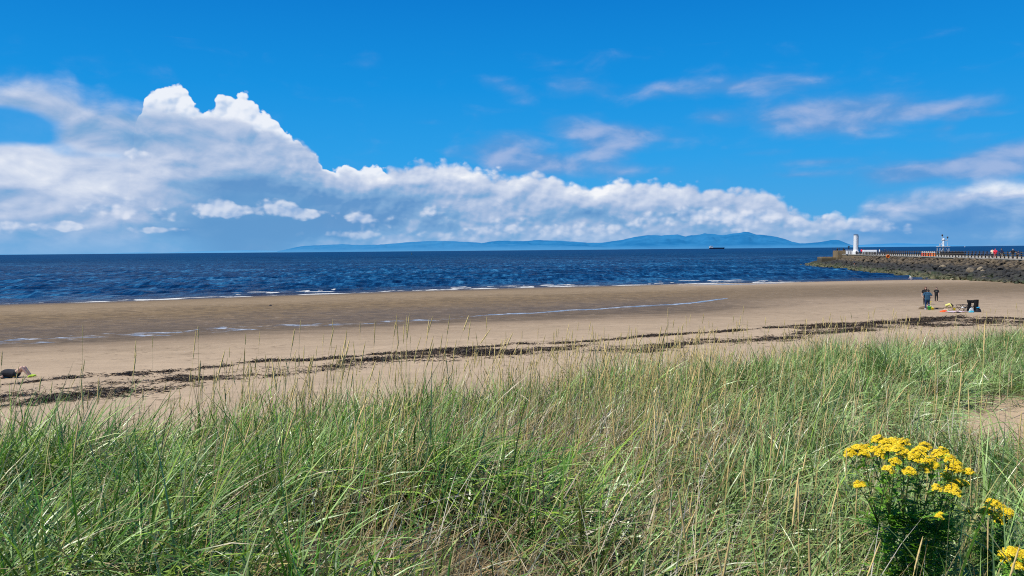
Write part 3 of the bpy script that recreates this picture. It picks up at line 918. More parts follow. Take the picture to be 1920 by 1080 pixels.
# --- tall seed stalks standing above the grass
def make_stalks(name, label):
    def dens(x, y):
        u = x / np.maximum(y, 1)
        cl = sstep(0.42, 0.62, fbm(x * 0.7 + 90, y * 0.7, 3))
        return dune_mask(x, y) * cl * np.clip(np.exp(-((u + 0.02) / 0.30) ** 2) + 0.08, 0, 1)
    p = np.concatenate([sample_dune(520, 2.2, 8.5, dens), sample_dune(760, 7.0, 16.0, dens, 0.72, 1.0),
                        sample_dune(240, 13, 30, lambda x, y: dune_mask(x, y) * (x > 2), 0.75, 1.0)])
    # single stalks that stand out against the sand on the left and in the middle
    px_ = [(143, 625, 7.0), (236, 660, 7.3), (280, 645, 7.4), (367, 628, 7.6), (452, 640, 8.6), (470, 632, 8.8), (549, 590, 8.2), (612, 592, 8.8), (670, 615, 9.5), (727, 600, 9.6), (765, 640, 9.8), (905, 610, 10.2), (1132, 625, 11.2), (1250, 590, 11.5), (1270, 640, 11.6)]
    x, y = p[:, 0], p[:, 1]
    ln = rng.uniform(0.65, 1.12, len(x)) * np.clip(hfield(x, y) + 0.35, 0.8, 1.25)
    ex = np.array([(Q(a, b, dd).x, dd) for a, b, dd in px_])
    el_ = np.array([Q(a, b, dd).z - tz(Q(a, b, dd).x, dd) for a, b, dd in px_])
    x = np.concatenate([x, ex[:, 0]]); y = np.concatenate([y, ex[:, 1]]); ln = np.concatenate([ln, np.clip(el_, 0.7, 1.5) * 1.02])
    n = len(x)
    z = terrain_z(x, y) - 0.02
    az = np.where(rng.random(n) < 0.7, R(25) + rng.normal(0, 0.6, n), rng.uniform(0, 6.28, n))
    tilt = np.abs(rng.normal(0.02, 0.10, n)); bend = np.abs(rng.normal(0.12, 0.2, n))
    tilt[-len(ex):] = 0.02; bend[-len(ex):] = rng.uniform(0, 0.12, len(ex))
    nseg = 6
    k = np.clip(np.hypot(x, y) / 8.0, 0.9, 1.8) ** 0.5
    wd = rng.uniform(0.0028, 0.0042, n) * k
    root = np.stack([x, y, z], -1)
    v1, q1, t1, (cx, cy, cz) = blades(root, az, tilt, bend, ln, wd, rng.uniform(-1.5, 1.5, n), nseg, taper=0.4)
    pal = np.array([(0.72, 0.54, 0.22), (0.78, 0.62, 0.31), (0.62, 0.43, 0.15), (0.55, 0.50, 0.17)])
    c = pal[rng.integers(0, 4, n)] * rng.uniform(0.8, 1.2, (n, 1))
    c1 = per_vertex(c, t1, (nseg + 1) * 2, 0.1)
    # seed head: a narrow six-sided spindle on the last part of the stalk, with spikelet steps
    tip = np.stack([cx[:, -1], cy[:, -1], cz[:, -1]], -1)
    low = np.stack([cx[:, -2], cy[:, -2], cz[:, -2]], -1)
    dirn = tip - low; dirn /= np.linalg.norm(dirn, axis=1, keepdims=True)
    hl = rng.uniform(0.11, 0.19, n)[:, None]
    prof = [(-0.02, 0.25), (0.1, 0.85), (0.2, 0.6), (0.32, 1.0), (0.44, 0.7), (0.56, 1.0), (0.68, 0.62), (0.8, 0.75), (0.9, 0.4), (1.0, 0.08)]
    rad = rng.uniform(0.0036, 0.0060, n)[:, None] * k[:, None]
    a = np.cross(dirn, np.array((0.3, 0.9, 0.1))); a /= np.linalg.norm(a, axis=1, keepdims=True); bb = np.cross(dirn, a)
    rings = []
    for i, (tt, rr) in enumerate(prof):
        cc_ = tip + dirn * hl * (tt - 0.35)
        for j in range(5):
            w = 2 * math.pi * j / 5 + i * 0.6
            rings.append(cc_ + (a * math.cos(w) + bb * math.sin(w)) * rad * rr)
    v2 = np.stack(rings, 1)
    m = len(prof)
    qb = []
    for i in range(m - 1):
        for j in range(5):
            qb.append((i * 5 + j, i * 5 + (j + 1) % 5, (i + 1) * 5 + (j + 1) % 5, (i + 1) * 5 + j))
    q2 = (np.arange(n) * m * 5)[:, None, None] + np.array(qb)[None]
    c2 = np.repeat(np.array((0.80, 0.60, 0.26))[None] * rng.uniform(0.7, 1.2, (n, 1)), m * 5, 0)
    v = np.concatenate([v1, v2.reshape(-1, 3)]); q = np.concatenate([q1, q2.reshape(-1, 4) + len(v1)])
    me = mesh_np(name, v, q)
    add_color(me, 'tint', np.concatenate([c1, c2]))
    return tag(link(name, me, m_straw), label=label, cat='grass stalks', kind='stuff')
make_stalks('seed_stalks', 'tall tan seed stalks rising above the dune grass')
# young upright blades along the left crest, dark against the sand
lc = np.array([(Q(px, 760, dd).x, dd) for px, dd in ((60, 6.1), (100, 6.4), (140, 6.6), (150, 6.9), (240, 6.9), (255, 7.2), (290, 7.0), (330, 7.4), (350, 7.6), (430, 8.0), (500, 8.4), (530, 8.6), (60, 5.6), (190, 6.5), (400, 7.7), (850, 10.2), (1000, 10.4))])
make_green('dune_grass', lc, 22, 'dark upright dune grass tufts along the left crest', 1.15, 1.25)
crest = sample_dune(1150, 5.0, 17.0, lambda x, y: dune_mask(x, y) * np.exp(-((y - edge(x) + 0.7) / 0.9) ** 2), 0.74, 1.0)
make_green('dune_grass', crest, 13, 'dense green dune grass along the far crest of the dune', 1.0, 1.12)
# ------------------------------------------------------------------ ragwort plants
m_petal = simple('ragwort_petal', (0.86, 0.63, 0.008), 0.55, 0.10, 60)
m_disc = simple('ragwort_disc', (0.72, 0.44, 0.006), 0.6, 0.15, 60)
m_leaf = grass_mat('ragwort_leaf', 0.5, 0.38, 0.35)
m_stem = simple('ragwort_stem', (0.19, 0.19, 0.06), 0.6, 0.3, 30)
m_dry_head = simple('ragwort_bud', (0.42, 0.34, 0.02), 0.6, 0.25, 60)

def floret(mb, c, nrm, r):
    """one ragwort flower: domed disc and thirteen ray petals"""
    n = Vector(nrm).normalized(); a = n.orthogonal().normalized(); b = n.cross(a)
    c = Vector(c)
    vs, fs = [], []
    k = 6
    vs.append(c + n * r * 0.30)
    for i in range(k):
        w = 2 * math.pi * i / k
        vs.append(c + (a * math.cos(w) + b * math.sin(w)) * r * 0.36 + n * r * 0.12)
    mb.disc = getattr(mb, 'disc', []); f0 = len(mb.f)
    for i in range(k): fs.append((0, 1 + i, 1 + (i + 1) % k))
    mb.disc += list(range(f0, f0 + k))
    ph = random.uniform(0, 1)
    for i in range(11):
        w = 2 * math.pi * (i + ph) / 11
        d = a * math.cos(w) + b * math.sin(w); s = n.cross(d)
        droop = random.uniform(-0.25, 0.18) * r
        L = r * random.uniform(0.88, 1.08)
        o = len(vs)
        vs += [c + d * r * 0.3 - s * r * 0.08, c + d * r * 0.3 + s * r * 0.08, c + d * L * 0.75 + s * r * 0.15 + n * droop * 0.5, c + d * L + n * droop, c + d * L * 0.75 - s * r * 0.15 + n * droop * 0.5]
        fs.append((o, o + 1, o + 2, o + 3, o + 4))
    mb.add(vs, fs)

def ragwort(loc, heads, label, leaf_h=0.85, seed=1, stems=7):
    """heads: world-space centres and radii of the flat flower clusters"""
    rs = np.random.default_rng(seed); random.seed(seed)
    root = empty('ragwort_plant', loc)
    tag(root, label, 'flowering plant', 'ragwort plants at the lower right')
    loc = Vector(loc)
    hs = [(Vector(c) - loc, r, n) for c, r, n in heads]
    # main stems: group the clusters by bearing
    order = sorted(hs, key=lambda h: math.atan2(h[0].y, h[0].x) if stems > 1 else 0)
    order = sorted(hs, key=lambda h: h[0].x)
    per = max(1, math.ceil(len(order) / stems))
    leaf_v, leaf_f, leaf_c = [], [], []
    def leaf(p, d, L):
        """a ragged, deeply lobed leaf"""
        d = Vector(d).normalized(); up = Vector((0, 0, 1)); s = d.cross(up)
        if s.length < 1e-3: s = Vector((1, 0, 0))
        s.normalize(); nn = s.cross(d)
        tone = rs.uniform(0.6, 1.35)
        base = np.array((0.20, 0.42, 0.05)) * tone if rs.random() < 0.85 else np.array((0.24, 0.34, 0.05)) * tone
        def quad(a0, a1, w0, w1):
            o = len(leaf_v)
            m = (a1 - a0).cross(nn)
            if m.length > 0: m.normalize()
            leaf_v.extend([a0 - m * w0, a0 + m * w0, a1 + m * w1, a1 - m * w1]); leaf_f.append((o, o + 1, o + 2, o + 3)); leaf_c.extend([base] * 4)
        q0 = p
        nsegs = 4
        for i in range(nsegs):
            t = (i + 1) / nsegs
            q1 = p + d * L * t - nn * (-1) * 0 + Vector((0, 0, -L * 0.28 * t * t))
            quad(q0, q1, 0.0028, 0.0024)
            ll = L * (0.34 - 0.2 * abs(t - 0.55))
            for sg in (-1, 1):
                dd = (d * 0.75 + s * sg + nn * rs.uniform(-0.3, 0.3)).normalized()
                quad(q1, q1 + dd * ll, 0.0045, 0.0015)
                quad(q1 + dd * ll * 0.5, q1 + dd * ll * 0.5 + (dd * 0.6 + d * sg * 0 + d).normalized() * ll * 0.5, 0.003, 0.001)
            q0 = q1
    for si in range(0, len(order), per):
        grp = order[si:si + per]
        cen = sum((h[0] for h in grp), Vector()) / len(grp)
        st = MB()
        foot = Vector((cen.x * 0.12 + rs.uniform(-0.03, 0.03), cen.y * 0.12 + rs.uniform(-0.03, 0.03), -0.03))
        fork = Vector((cen.x * 0.72, cen.y * 0.72, cen.z * 0.66))
        def bez(a, b, t, pull): return a.lerp(b, t) + Vector((0, 0, 1)) * pull * math.sin(math.pi * t)
        pts = [bez(foot, fork, t, 0.04) for t in np.linspace(0, 1, 7)]
        st.tube(pts, np.linspace(0.0045, 0.003, 7), 6)
        stem_obj = st.build('stem', m_stem, root, True)
        br = MB()
        for h, r, nn in grp:
            tgt = h - Vector((0, 0, r * 0.8))
            bp = [bez(fork, tgt, t, 0.015) for t in np.linspace(0, 1, 5)]
            br.tube(bp, np.linspace(0.0028, 0.0017, 5), 5)
            for q in bp[1:]:
                for _ in range(3):
                    leaf(q, (rs.normal(0, 1), rs.normal(0, 1), rs.uniform(0.0, 0.8)), rs.uniform(0.025, 0.05))
            fl = MB()
            pd = MB()
            for j in range(nn):
                rr = r * math.sqrt((j + 0.5) / nn); w = j * 2.39996 + rs.uniform(-0.3, 0.3)
                off = Vector((math.cos(w) * rr, math.sin(w) * rr * 0.9, (0.25 * r - 0.65 * rr * rr / r) + rs.uniform(-0.008, 0.008)))
                nm = Vector((off.x * 0.8 / r + rs.normal(0, 0.28), off.y * 0.8 / r - 0.25 + rs.normal(0, 0.28), 1.0))
                floret(fl, h + off, nm, rs.uniform(0.0085, 0.0120))
                if j % 2 == 0:
                    pd.tube([tgt, tgt.lerp(h + off, 0.6) , h + off], [0.0014, 0.001, 0.0012], 4, False)
            c = fl.build('flower_cluster', m_petal, root)
            c.data.materials.append(m_disc)
            for fi in fl.disc: c.data.polygons[fi].material_index = 1
            pd.build('flower_stalk', m_stem, c)
        br.build('branch', m_stem, root, True)
        for i in range(len(pts)):
            z = pts[i].z
            nleaf = 16 if z > 0.15 else 10
            for _ in range(nleaf):
                w = rs.uniform(0, 6.28)
                p = pts[i].lerp(pts[min(i + 1, len(pts) - 1)], rs.random())
                leaf(p, (math.cos(w), math.sin(w), rs.uniform(0.1, 0.9)), rs.uniform(0.05, 0.11))
    me = mesh_np('foliage', np.array([tuple(v) for v in leaf_v]), np.array(leaf_f), False)
    add_color(me, 'tint', np.array(leaf_c))
    link('foliage', me, m_leaf, root)
    return root

def Z1(zx, zy): return (1500 + zx / 3.376, 760 + zy / 3.376)
def heads_from(lst, depth, seed):
    rs = np.random.default_rng(seed); out = []
    for zx, zy, rpx, *dd in lst:
        px, py = Z1(zx, zy)
        dpt = depth + (dd[0] if dd else rs.uniform(-0.12, 0.12))
        r = rpx / 3.376 / F * dpt
        out.append((Q(px, py, dpt), r, max(9, int(46 * (r / 0.036) ** 1.5))))
    return out
D1 = 3.55
h1_ = heads_from([(318, 292, 44), (375, 262, 46), (432, 262, 40, 0.15), (405, 300, 36), (498, 205, 44, 0.2), (548, 232, 46, 0.15), (600, 222, 44, 0.22), (655, 225, 40, 0.18), (480, 275, 42, 0.0), (560, 268, 44), (620, 262, 44), (508, 302, 36), (655, 290, 46), (600, 350, 36, -0.15), (560, 395, 36, -0.2),
                  (705, 310, 50), (760, 285, 46), (795, 250, 42, 0.2), (745, 330, 44), (820, 340, 46), (790, 385, 40, -0.1), (850, 375, 32, -0.1), (870, 300, 40), (900, 285, 42, 0.12), (945, 325, 44), (985, 365, 44), (960, 385, 38), (1000, 400, 36), (1065, 415, 38, 0.1), (695, 410, 44, -0.2),
                  (935, 440, 42), (985, 470, 48), (1025, 485, 42), (955, 510, 46, -0.1), (985, 540, 36, -0.15), (870, 515, 32, -0.15), (378, 495, 40, -0.1), (885, 690, 24, -0.3)], D1, 5)
c1_ = Q(1712, 1085, D1)
ragwort((c1_.x, c1_.y, tz(c1_.x, c1_.y)), h1_, 'largest yellow flowering ragwort, broad many-headed plant at lower right', seed=3, stems=9)
D2 = 3.75
h2_ = heads_from([(1212, 608, 40), (1262, 632, 42), (1310, 672, 44), (1270, 712, 42), (1205, 668, 34), (1165, 662, 36), (1325, 695, 30), (1240, 685, 30), (1075, 665, 32, -0.1), (1235, 610, 30)], D2, 8)
c2_ = Q(1868, 1090, D2)
ragwort((c2_.x, c2_.y, tz(c2_.x, c2_.y)), h2_, 'smaller yellow ragwort right of the largest, with one drooping cluster', seed=4, stems=3)
D3 = 3.15
h3_ = heads_from([(1305, 935, 44), (1355, 915, 46), (1400, 935, 46), (1345, 965, 44), (1395, 980, 44), (1440, 960, 44), (1300, 960, 30), (1460, 1000, 40), (1380, 1010, 36)], D3, 9)
c3_ = Q(1905, 1180, D3)
ragwort((c3_.x, c3_.y, tz(c3_.x, c3_.y)), h3_, 'low yellow ragwort cut off by the bottom right corner', seed=6, stems=3)

# feathery yellow-green weeds in the middle of the grass
def weed(px, py_top, dpt, label, h=0.42):
    rs = np.random.default_rng(int(px))
    t = Q(px, py_top, dpt)
    gz_ = tz(t.x, dpt); h = max(0.3, t.z - gz_)
    root = empty('feathery_weed', (t.x, dpt, gz_))
    tag(root, label, 'weed', 'feathery weeds among the grass')
    st = MB()
    V, Fc, C = [], [], []
    for s in range(5):
        a = rs.uniform(0, 6.28); sp = rs.uniform(0, 0.05)
        top = Vector((math.cos(a) * sp, math.sin(a) * sp, h * rs.uniform(0.75, 1.0)))
        pts = [Vector((0, 0, -0.02)).lerp(top, k) for k in (0, 0.35, 0.7, 1)]
        st.tube(pts, [0.003, 0.0025, 0.002, 0.0012], 5)
        for i in range(90):
            k = rs.uniform(0.3, 1.0); p = top * k
            w = rs.uniform(0, 6.28); d = Vector((math.cos(w), math.sin(w), rs.uniform(0.3, 1.2))).normalized()
            L = rs.uniform(0.02, 0.05) * (1.2 - 0.6 * k); sd = d.cross(Vector((0, 0, 1))).normalized() * 0.0022
            o = len(V); V += [p - sd, p + sd, p + d * L + sd * 0.3, p + d * L - sd * 0.3]; Fc.append((o, o + 1, o + 2, o + 3))
            C += [np.array((0.20, 0.23, 0.03)) * rs.uniform(0.7, 1.3)] * 4
    st.build('stem', m_stem, root, True)
    me = mesh_np('foliage', np.array([tuple(v) for v in V]), np.array(Fc), False); add_color(me, 'tint', np.array(C))
    link('foliage', me, m_leaf, root)
weed(788, 830, 5.6, 'narrow yellow-green feathery weed left of the frame centre among grass')
weed(1090, 890, 4.3, 'broad olive feathery weed right of the frame centre low in the grass')
# ------------------------------------------------------------------ pier
DECK = 4.0
PW = 6.0                                  # deck width
m_ashlar, g, b = material('weathered_harbour_stone')
pos = g.pos(); x_, y_, z_ = g.sep(pos)
n = g.noise(pos, 1.2, 5, 0.65); n2_ = g.noise(pos, 0.25, 3, 0.5)
br = g.node('ShaderNodeTexBrick')
g.put(br.inputs['Vector'], g.vec(y_ * 0.5 + x_ * 0.5, z_, 0.0)); br.inputs['Scale'].default_value = 1.0
br.inputs['Brick Width'].default_value = 1.1; br.inputs['Row Height'].default_value = 0.42; br.inputs['Mortar Size'].default_value = 0.025
br.inputs['Color1'].default_value = (0.26, 0.20, 0.12, 1); br.inputs['Color2'].default_value = (0.20, 0.155, 0.095, 1); br.inputs['Mortar'].default_value = (0.07, 0.06, 0.045, 1)
c = g.mix(g.mapr(n, 0.35, 0.7), S(g, br.outputs[0]), (0.30, 0.19, 0.07))
c = g.mix(g.mapr(n2_, 0.45, 0.65) * 0.6, c, (0.12, 0.105, 0.075))
c = g.mix(g.mapr(z_, 2.0, 3.2, 0.8, 0.0), c, (0.045, 0.045, 0.03))
g.put(b.inputs['Base Color'], c); b.inputs['Roughness'].default_value = 0.9
g.put(b.inputs['Normal'], g.bump(n, 0.6, 0.08))
m_concrete = simple('pale_concrete', (0.40, 0.37, 0.31), 0.85, 0.2, 0.8)
m_rubble = simple('dark_rubble', (0.05, 0.045, 0.035), 0.95, 0.4, 1.0)
pier = empty('pier', (PIERX(200), 200, DECK))
tag(pier, 'long stone harbour pier with concrete deck running out to the lighthouse', 'pier')
def rel(root, pts):
    o = root.location
    return [(p[0] - o.x, p[1] - o.y, p[2] - o.z) for p in pts]
def strip(name, mat, root, prof, ys):
    """prof: [(offset from the near wall line, z)] swept along the pier"""
    v, f = [], []
    for y in ys:
        for o, z in prof: v.append((PIERX(y) + o, y, z))
    m = len(prof)
    for i in range(len(ys) - 1):
        for j in range(m - 1):
            f.append((i * m + j, i * m + j + 1, (i + 1) * m + j + 1, (i + 1) * m + j))
    f.append(tuple(range(m))); f.append(tuple(reversed(range((len(ys) - 1) * m, len(ys) * m))))
    mb = MB(); mb.add(rel(root, v), f)
    return mb.build(name, mat, root)
ys = list(np.linspace(84, 271, 60))
strip('wall', m_ashlar, pier, [(0.0, -3), (0.0, 3.82), (PW, 3.82), (PW, -3)], ys)
strip('deck', m_concrete, pier, [(-0.12, 3.822), (-0.12, 4.0), (PW + 0.12, 4.0), (PW + 0.12, 3.822)], ys)
# low kerb on the far edge
strip('kerb', m_concrete, pier, [(PW - 0.25, 4.003), (PW - 0.25, 4.2), (PW + 0.1, 4.2), (PW + 0.1, 4.003)], ys)
# raised head and the lower landing in front of it
hb = MB()
hx = PIERX(268)
hb.box(tuple(np.array((hx + 0.75, 268.5, 3.2)) - np.array(pier.location)), (4.3, 7.0, 3.9), math.atan(-0.178), 0.06)
hb.build('parapet', m_ashlar, pier)
lb = MB()
lb.box(tuple(np.array((hx - 1.0, 271.5, 1.0)) - np.array(pier.location)), (9.0, 7.0, 4.0), math.atan(-0.178), 0.1)
lb.build('landing', m_ashlar, pier)
# rubble core under the boulders
sl = MB()
v, f = [], []
for y in list(np.linspace(84, 285, 70)):
    x0 = PIERX(min(y, 276))
    w = 8.6 if y < 265 else 8.6 - (y - 265) * 0.25
    v += [(x0 + 0.5, y, 3.0 - max(0, y - 240) * 0.03), (x0 - 1.0, y, 2.9 - max(0, y - 240) * 0.045), (x0 - w, y, -0.6)]
for i in range(69):
    for j in range(2):
        f.append((i * 3 + j, i * 3 + j + 1, i * 3 + 4 + j, i * 3 + 3 + j))
sl.add(rel(pier, v), f)
sl.build('embankment', m_rubble, pier)

# ------------------------------------------------------------------ boulders
m_rock, g, b = material('armour_rock')
pos = g.pos(); x_, y_, z_ = g.sep(pos)
n = g.noise(pos, 1.6, 5, 0.65); nb = g.noise(pos, 0.35, 3, 0.55); nf = g.noise(pos, 7, 4, 0.6)
oi = S(g, g.node('ShaderNodeObjectInfo').outputs['Random'])
zz = z_ + (nb - 0.5) * 1.6
dark = g.mix(g.mapr(nf, 0.35, 0.7), (0.012, 0.012, 0.011), (0.048, 0.045, 0.038))
olive = g.mix(g.mapr(n, 0.35, 0.65), (0.040, 0.045, 0.018), (0.15, 0.14, 0.066))
tan = g.mix(g.mapr(n, 0.35, 0.65), (0.035, 0.028, 0.019), (0.155, 0.115, 0.065))
c = g.mix(g.mapr(zz, 0.35, 1.25), olive, dark)
moss = g.mapr(nb, 0.52, 0.62) * g.mapr(zz, 1.0, 2.2, 0.8, 0.0)
c = g.mix(moss, c, (0.035, 0.055, 0.012))
c = g.mix(g.mapr(zz + g.mapr(y_, 120, 240, 0.0, 0.55), 2.35, 3.1), c, tan)
c = g.mix(g.mapr(oi, 0.93, 0.97) * 0.6, c, (0.38, 0.30, 0.19))
g.put(b.inputs['Base Color'], c); b.inputs['Roughness'].default_value = 0.8
g.put(b.inputs['Normal'], g.bump(n, 0.7, 0.15))
def rock_mesh(seed):
    r = np.random.default_rng(seed)
    bm = bmesh.new(); bmesh.ops.create_icosphere(bm, subdivisions=2, radius=0.5)
    planes = [(r.normal(0, 1, 3), r.uniform(0.26, 0.42)) for _ in range(9)]
    for v in bm.verts:
        p = np.array(v.co)
        for nrm, dd in planes:
            nn = nrm / np.linalg.norm(nrm); s = p @ nn
            if s > dd: p = p - nn * (s - dd)
        p = p * (1 + r.normal(0, 0.025))
        v.co = p
    me = bpy.data.meshes.new('boulder'); bm.to_mesh(me); bm.free()
    me.materials.append(m_rock)
    return me
rocks = [rock_mesh(100 + i) for i in range(10)]
rk = []
r3 = np.random.default_rng(33)
y = 100.0
while y < 286:
    for t in np.arange(0.0, 1.02, 0.088):
        yy = y + r3.uniform(-0.5, 0.5)
        tt = float(np.clip(t + r3.uniform(-0.04, 0.04), 0, 1.05))
        w = 8.3 if yy < 262 else 8.3 + (yy - 262) * -0.10
        x = PIERX(min(yy, 277)) - 0.9 - tt * w + r3.uniform(-0.25, 0.25)
        top = 3.3 if yy < 225 else max(1.7, 3.3 - (yy - 225) * 0.033)
        zb = max(tz(x, yy), 0.0)
        z = top * (1 - tt) + zb * tt + r3.uniform(-0.3, 0.3)
        s = r3.uniform(0.8, 1.75) * (0.85 if tt < 0.2 else 1.0)
        rk.append((x, yy, z, s))
    y += 0.98
# a few low stones off the tip and along the sand at the foot
for _ in range(70):
    yy = r3.uniform(108, 292); x = PIERX(min(yy, 280)) - 9.3 - abs(r3.normal(0, 0.7)) + (max(0, yy - 284) * 0.3)
    rk.append((x, yy, max(tz(x, yy), -0.05) + 0.05, r3.uniform(0.4, 0.9)))
rk.sort(key=lambda q: -q[3] / q[1] if abs(q[0] / q[1]) < 0.66 else 9)
def rock_kind(z):
    if z < 1.15: return 'olive weed-covered boulder in the lowest rows of the rock slope', 'olive boulders at the foot of the pier'
    if z < 2.6: return 'dark grey boulder in the middle of the rock slope below the pier', 'dark boulders of the pier slope'
    return 'brown tan boulder in the top row against the pier wall', 'tan boulders along the pier wall'
rest_v, rest_f, nv = [], [], 0
for i, (x, yy, z, s) in enumerate(rk):
    me = rocks[int(r3.integers(10))]
    sc = (s * r3.uniform(0.85, 1.3), s * r3.uniform(0.8, 1.2), s * r3.uniform(0.6, 0.95))
    rot = Euler((r3.uniform(-0.5, 0.5), r3.uniform(-0.5, 0.5), r3.uniform(0, 6.28)))
    if i < 300:
        o = bpy.data.objects.new('boulder', me); col.objects.link(o)
        o.location = (x, yy, z); o.scale = sc; o.rotation_euler = rot
        la, gr = rock_kind(z)
        tag(o, la, 'boulder', gr)
    else:
        M = Matrix.LocRotScale(Vector((x, yy, z)), rot, Vector(sc))
        co = np.empty(len(me.vertices) * 3); me.vertices.foreach_get('co', co)
        co = co.reshape(-1, 3) @ np.array(M.to_3x3()).T + np.array(M.translation)
        fi = np.empty(len(me.polygons) * 3, dtype=np.int32); me.loops.foreach_get('vertex_index', fi)
        rest_v.append(co); rest_f.append(fi.reshape(-1, 3) + nv); nv += len(co)
me = mesh_np('rubble_slope', np.concatenate(rest_v), np.concatenate(rest_f), False, tri=True)
tag(link('rubble_slope', me, m_rock), label='mass of dark and olive armour rocks farther along the pier', cat='rocks', kind='stuff')

# ------------------------------------------------------------------ pier fences
m_timber = simple('dark_fence_timber', (0.035, 0.028, 0.022), 0.8, 0.3, 3)
m_rail = simple('grey_fence_rail', (0.10, 0.085, 0.065), 0.8, 0.3, 2)
def fence(off, y0, y1, step, hgt, rails, label, w=0.17):
    root = empty('pier_fence', (PIERX(y0) + off, y0, DECK))
    tag(root, label, 'fence')
    n = int((y1 - y0) / step)
    pm = MB().box((0, 0, hgt / 2), (w, w, hgt), 0.17, 0.015)
    p0 = pm.build('post', m_timber, root)
    for i in range(n + 1):
        y = y0 + step * i
        o = p0 if i == 0 else p0.copy()
        if i:
            col.objects.link(o); o.parent = root
        o.location = (PIERX(y) - PIERX(y0), y - y0, 0.0)
    for rz in rails:
        r = MB()
        r.tube([(-0.11, 0, rz), (PIERX(y1) - PIERX(y0) - 0.11, y1 - y0, rz)], 0.055, 6)
        r.build('rail', m_rail, root)
    return root
fence(0.12, 118.5, 248, 1.65, 0.82, (0.76, 0.42), 'dark timber fence along the near edge of the pier')
fence(PW - 0.05, 126.5, 262, 1.9, 1.22, (1.0, 0.6), 'taller dark timber fence along the far edge of the pier')
# thin railing round the head of the pier
hr = empty('head_railing', (PIERX(268), 268, 5.15))
tag(hr, 'thin dark railing on the raised stone head of the pier', 'railing')
hpts = [(-1.2, 3.3), (-1.2, 1.5), (-1.2, -0.4), (-1.2, -2.2), (0.6, 3.3), (2.3, 3.3)]
pb = MB().box((0, 0, 0.5), (0.09, 0.09, 1.0), 0, 0.01).build('post', m_timber, hr)
for i, (a, c_) in enumerate(hpts):
    o = pb if i == 0 else pb.copy()
    if i: col.objects.link(o); o.parent = hr
    o.location = (a + c_ * 0.0, c_, 0)
r = MB(); r.tube([(-1.2, -2.2, 0.95), (-1.2, 3.3, 0.95), (2.3, 3.3, 0.95)], 0.03, 6); r.tube([(-1.2, -2.2, 0.5), (-1.2, 3.3, 0.5), (2.3, 3.3, 0.5)], 0.025, 6)
r.build('rail', m_timber, hr)

# ------------------------------------------------------------------ lighthouse and huts
m_white = simple('white_paint', (0.80, 0.80, 0.78), 0.6, 0.06, 1.5, bump=0.05)
m_greyw = simple('grey_door_paint', (0.23, 0.23, 0.23), 0.7, 0.15, 2)
m_capd = simple('dark_cap', (0.06, 0.05, 0.05), 0.7, 0.2, 3)
def pier_pt(px, off):
    """point on the deck, off metres in from the near edge, on the bearing of a photo column"""
    u = (px - 960) / F
    y = (63.9 + off) / (u - 0.178)
    return PIERX(y) + off, y
lx, ly = pier_pt(1604.5, 1.6)
lh = empty('lighthouse', (lx, ly, DECK))
tag(lh, 'slim white lighthouse tower with dark cap at the end of the pier', 'lighthouse')
t = MB(); t.lathe((0, 0, 0), [(1.05, 0), (1.02, 0.8), (0.80, 1.25), (0.76, 1.6), (0.70, 6.0), (0.70, 6.12)], 10)
t.build('tower', m_white, lh)
t = MB(); t.lathe((0, 0, 0), [(0.74, 6.122), (0.76, 6.2), (0.74, 6.30), (0.40, 6.36)], 10); t.build('cap', m_capd, lh)
t = MB(); t.box((0.45, -0.70, 3.9), (0.12, 0.10, 4.2), 0.3); t.build('shaded_edge', m_capd, lh)  # dark strip added to paint in the shaded right edge of the tower
t = MB(); t.box((0.62, 0.30, 6.0), (0.35, 0.35, 0.5), 0.2, 0.03); t.build('lantern', m_white, lh)
t = MB(); t.box((-0.2, -1.05, 0.55), (0.55, 0.08, 1.0), 0.0); t.build('door', m_greyw, lh)
hx_, hy_ = pier_pt(1594.5, 0.9)
ht = empty('white_cabin', (hx_, hy_ , DECK)); tag(ht, 'low white cabin with dark slots left of the lighthouse', 'cabin')
t = MB(); t.box((0, 0, 0.65), (2.4, 1.8, 1.3), -0.17, 0.04); t.build('wall', m_white, ht)
t = MB(); t.box((0, 0, 1.345), (2.6, 2.0, 0.085), -0.17, 0.02); t.build('roof', m_white, ht)
for i in range(4):
    t = MB(); t.box((-0.8 + i * 0.53 - 0.16, -0.92 - (-0.8 + i * 0.53) * 0.17, 0.5), (0.17, 0.06, 0.9), -0.17); t.build('slot', m_greyw, ht)
hx_, hy_ = pier_pt(1630.5, 2.6)
ht = empty('white_shelter', (hx_, hy_, DECK)); tag(ht, 'long low white shelter with grey lower panels right of the lighthouse', 'shelter')
t = MB(); t.box((0, 0, 0.70), (3.9, 1.6, 1.36), -0.17, 0.12); t.build('wall', m_white, ht)
t = MB(); t.box((-0.55, -0.79, 0.38), (2.2, 0.1, 0.62), -0.17, 0.02); t.build('panel', simple('worn_grey_panel', (0.42, 0.40, 0.36), 0.8, 0.3, 2), ht)
t = MB(); t.box((1.1, -1.06, 0.36), (0.75, 0.1, 0.62), -0.17, 0.02); t.build('door', m_capd, ht)
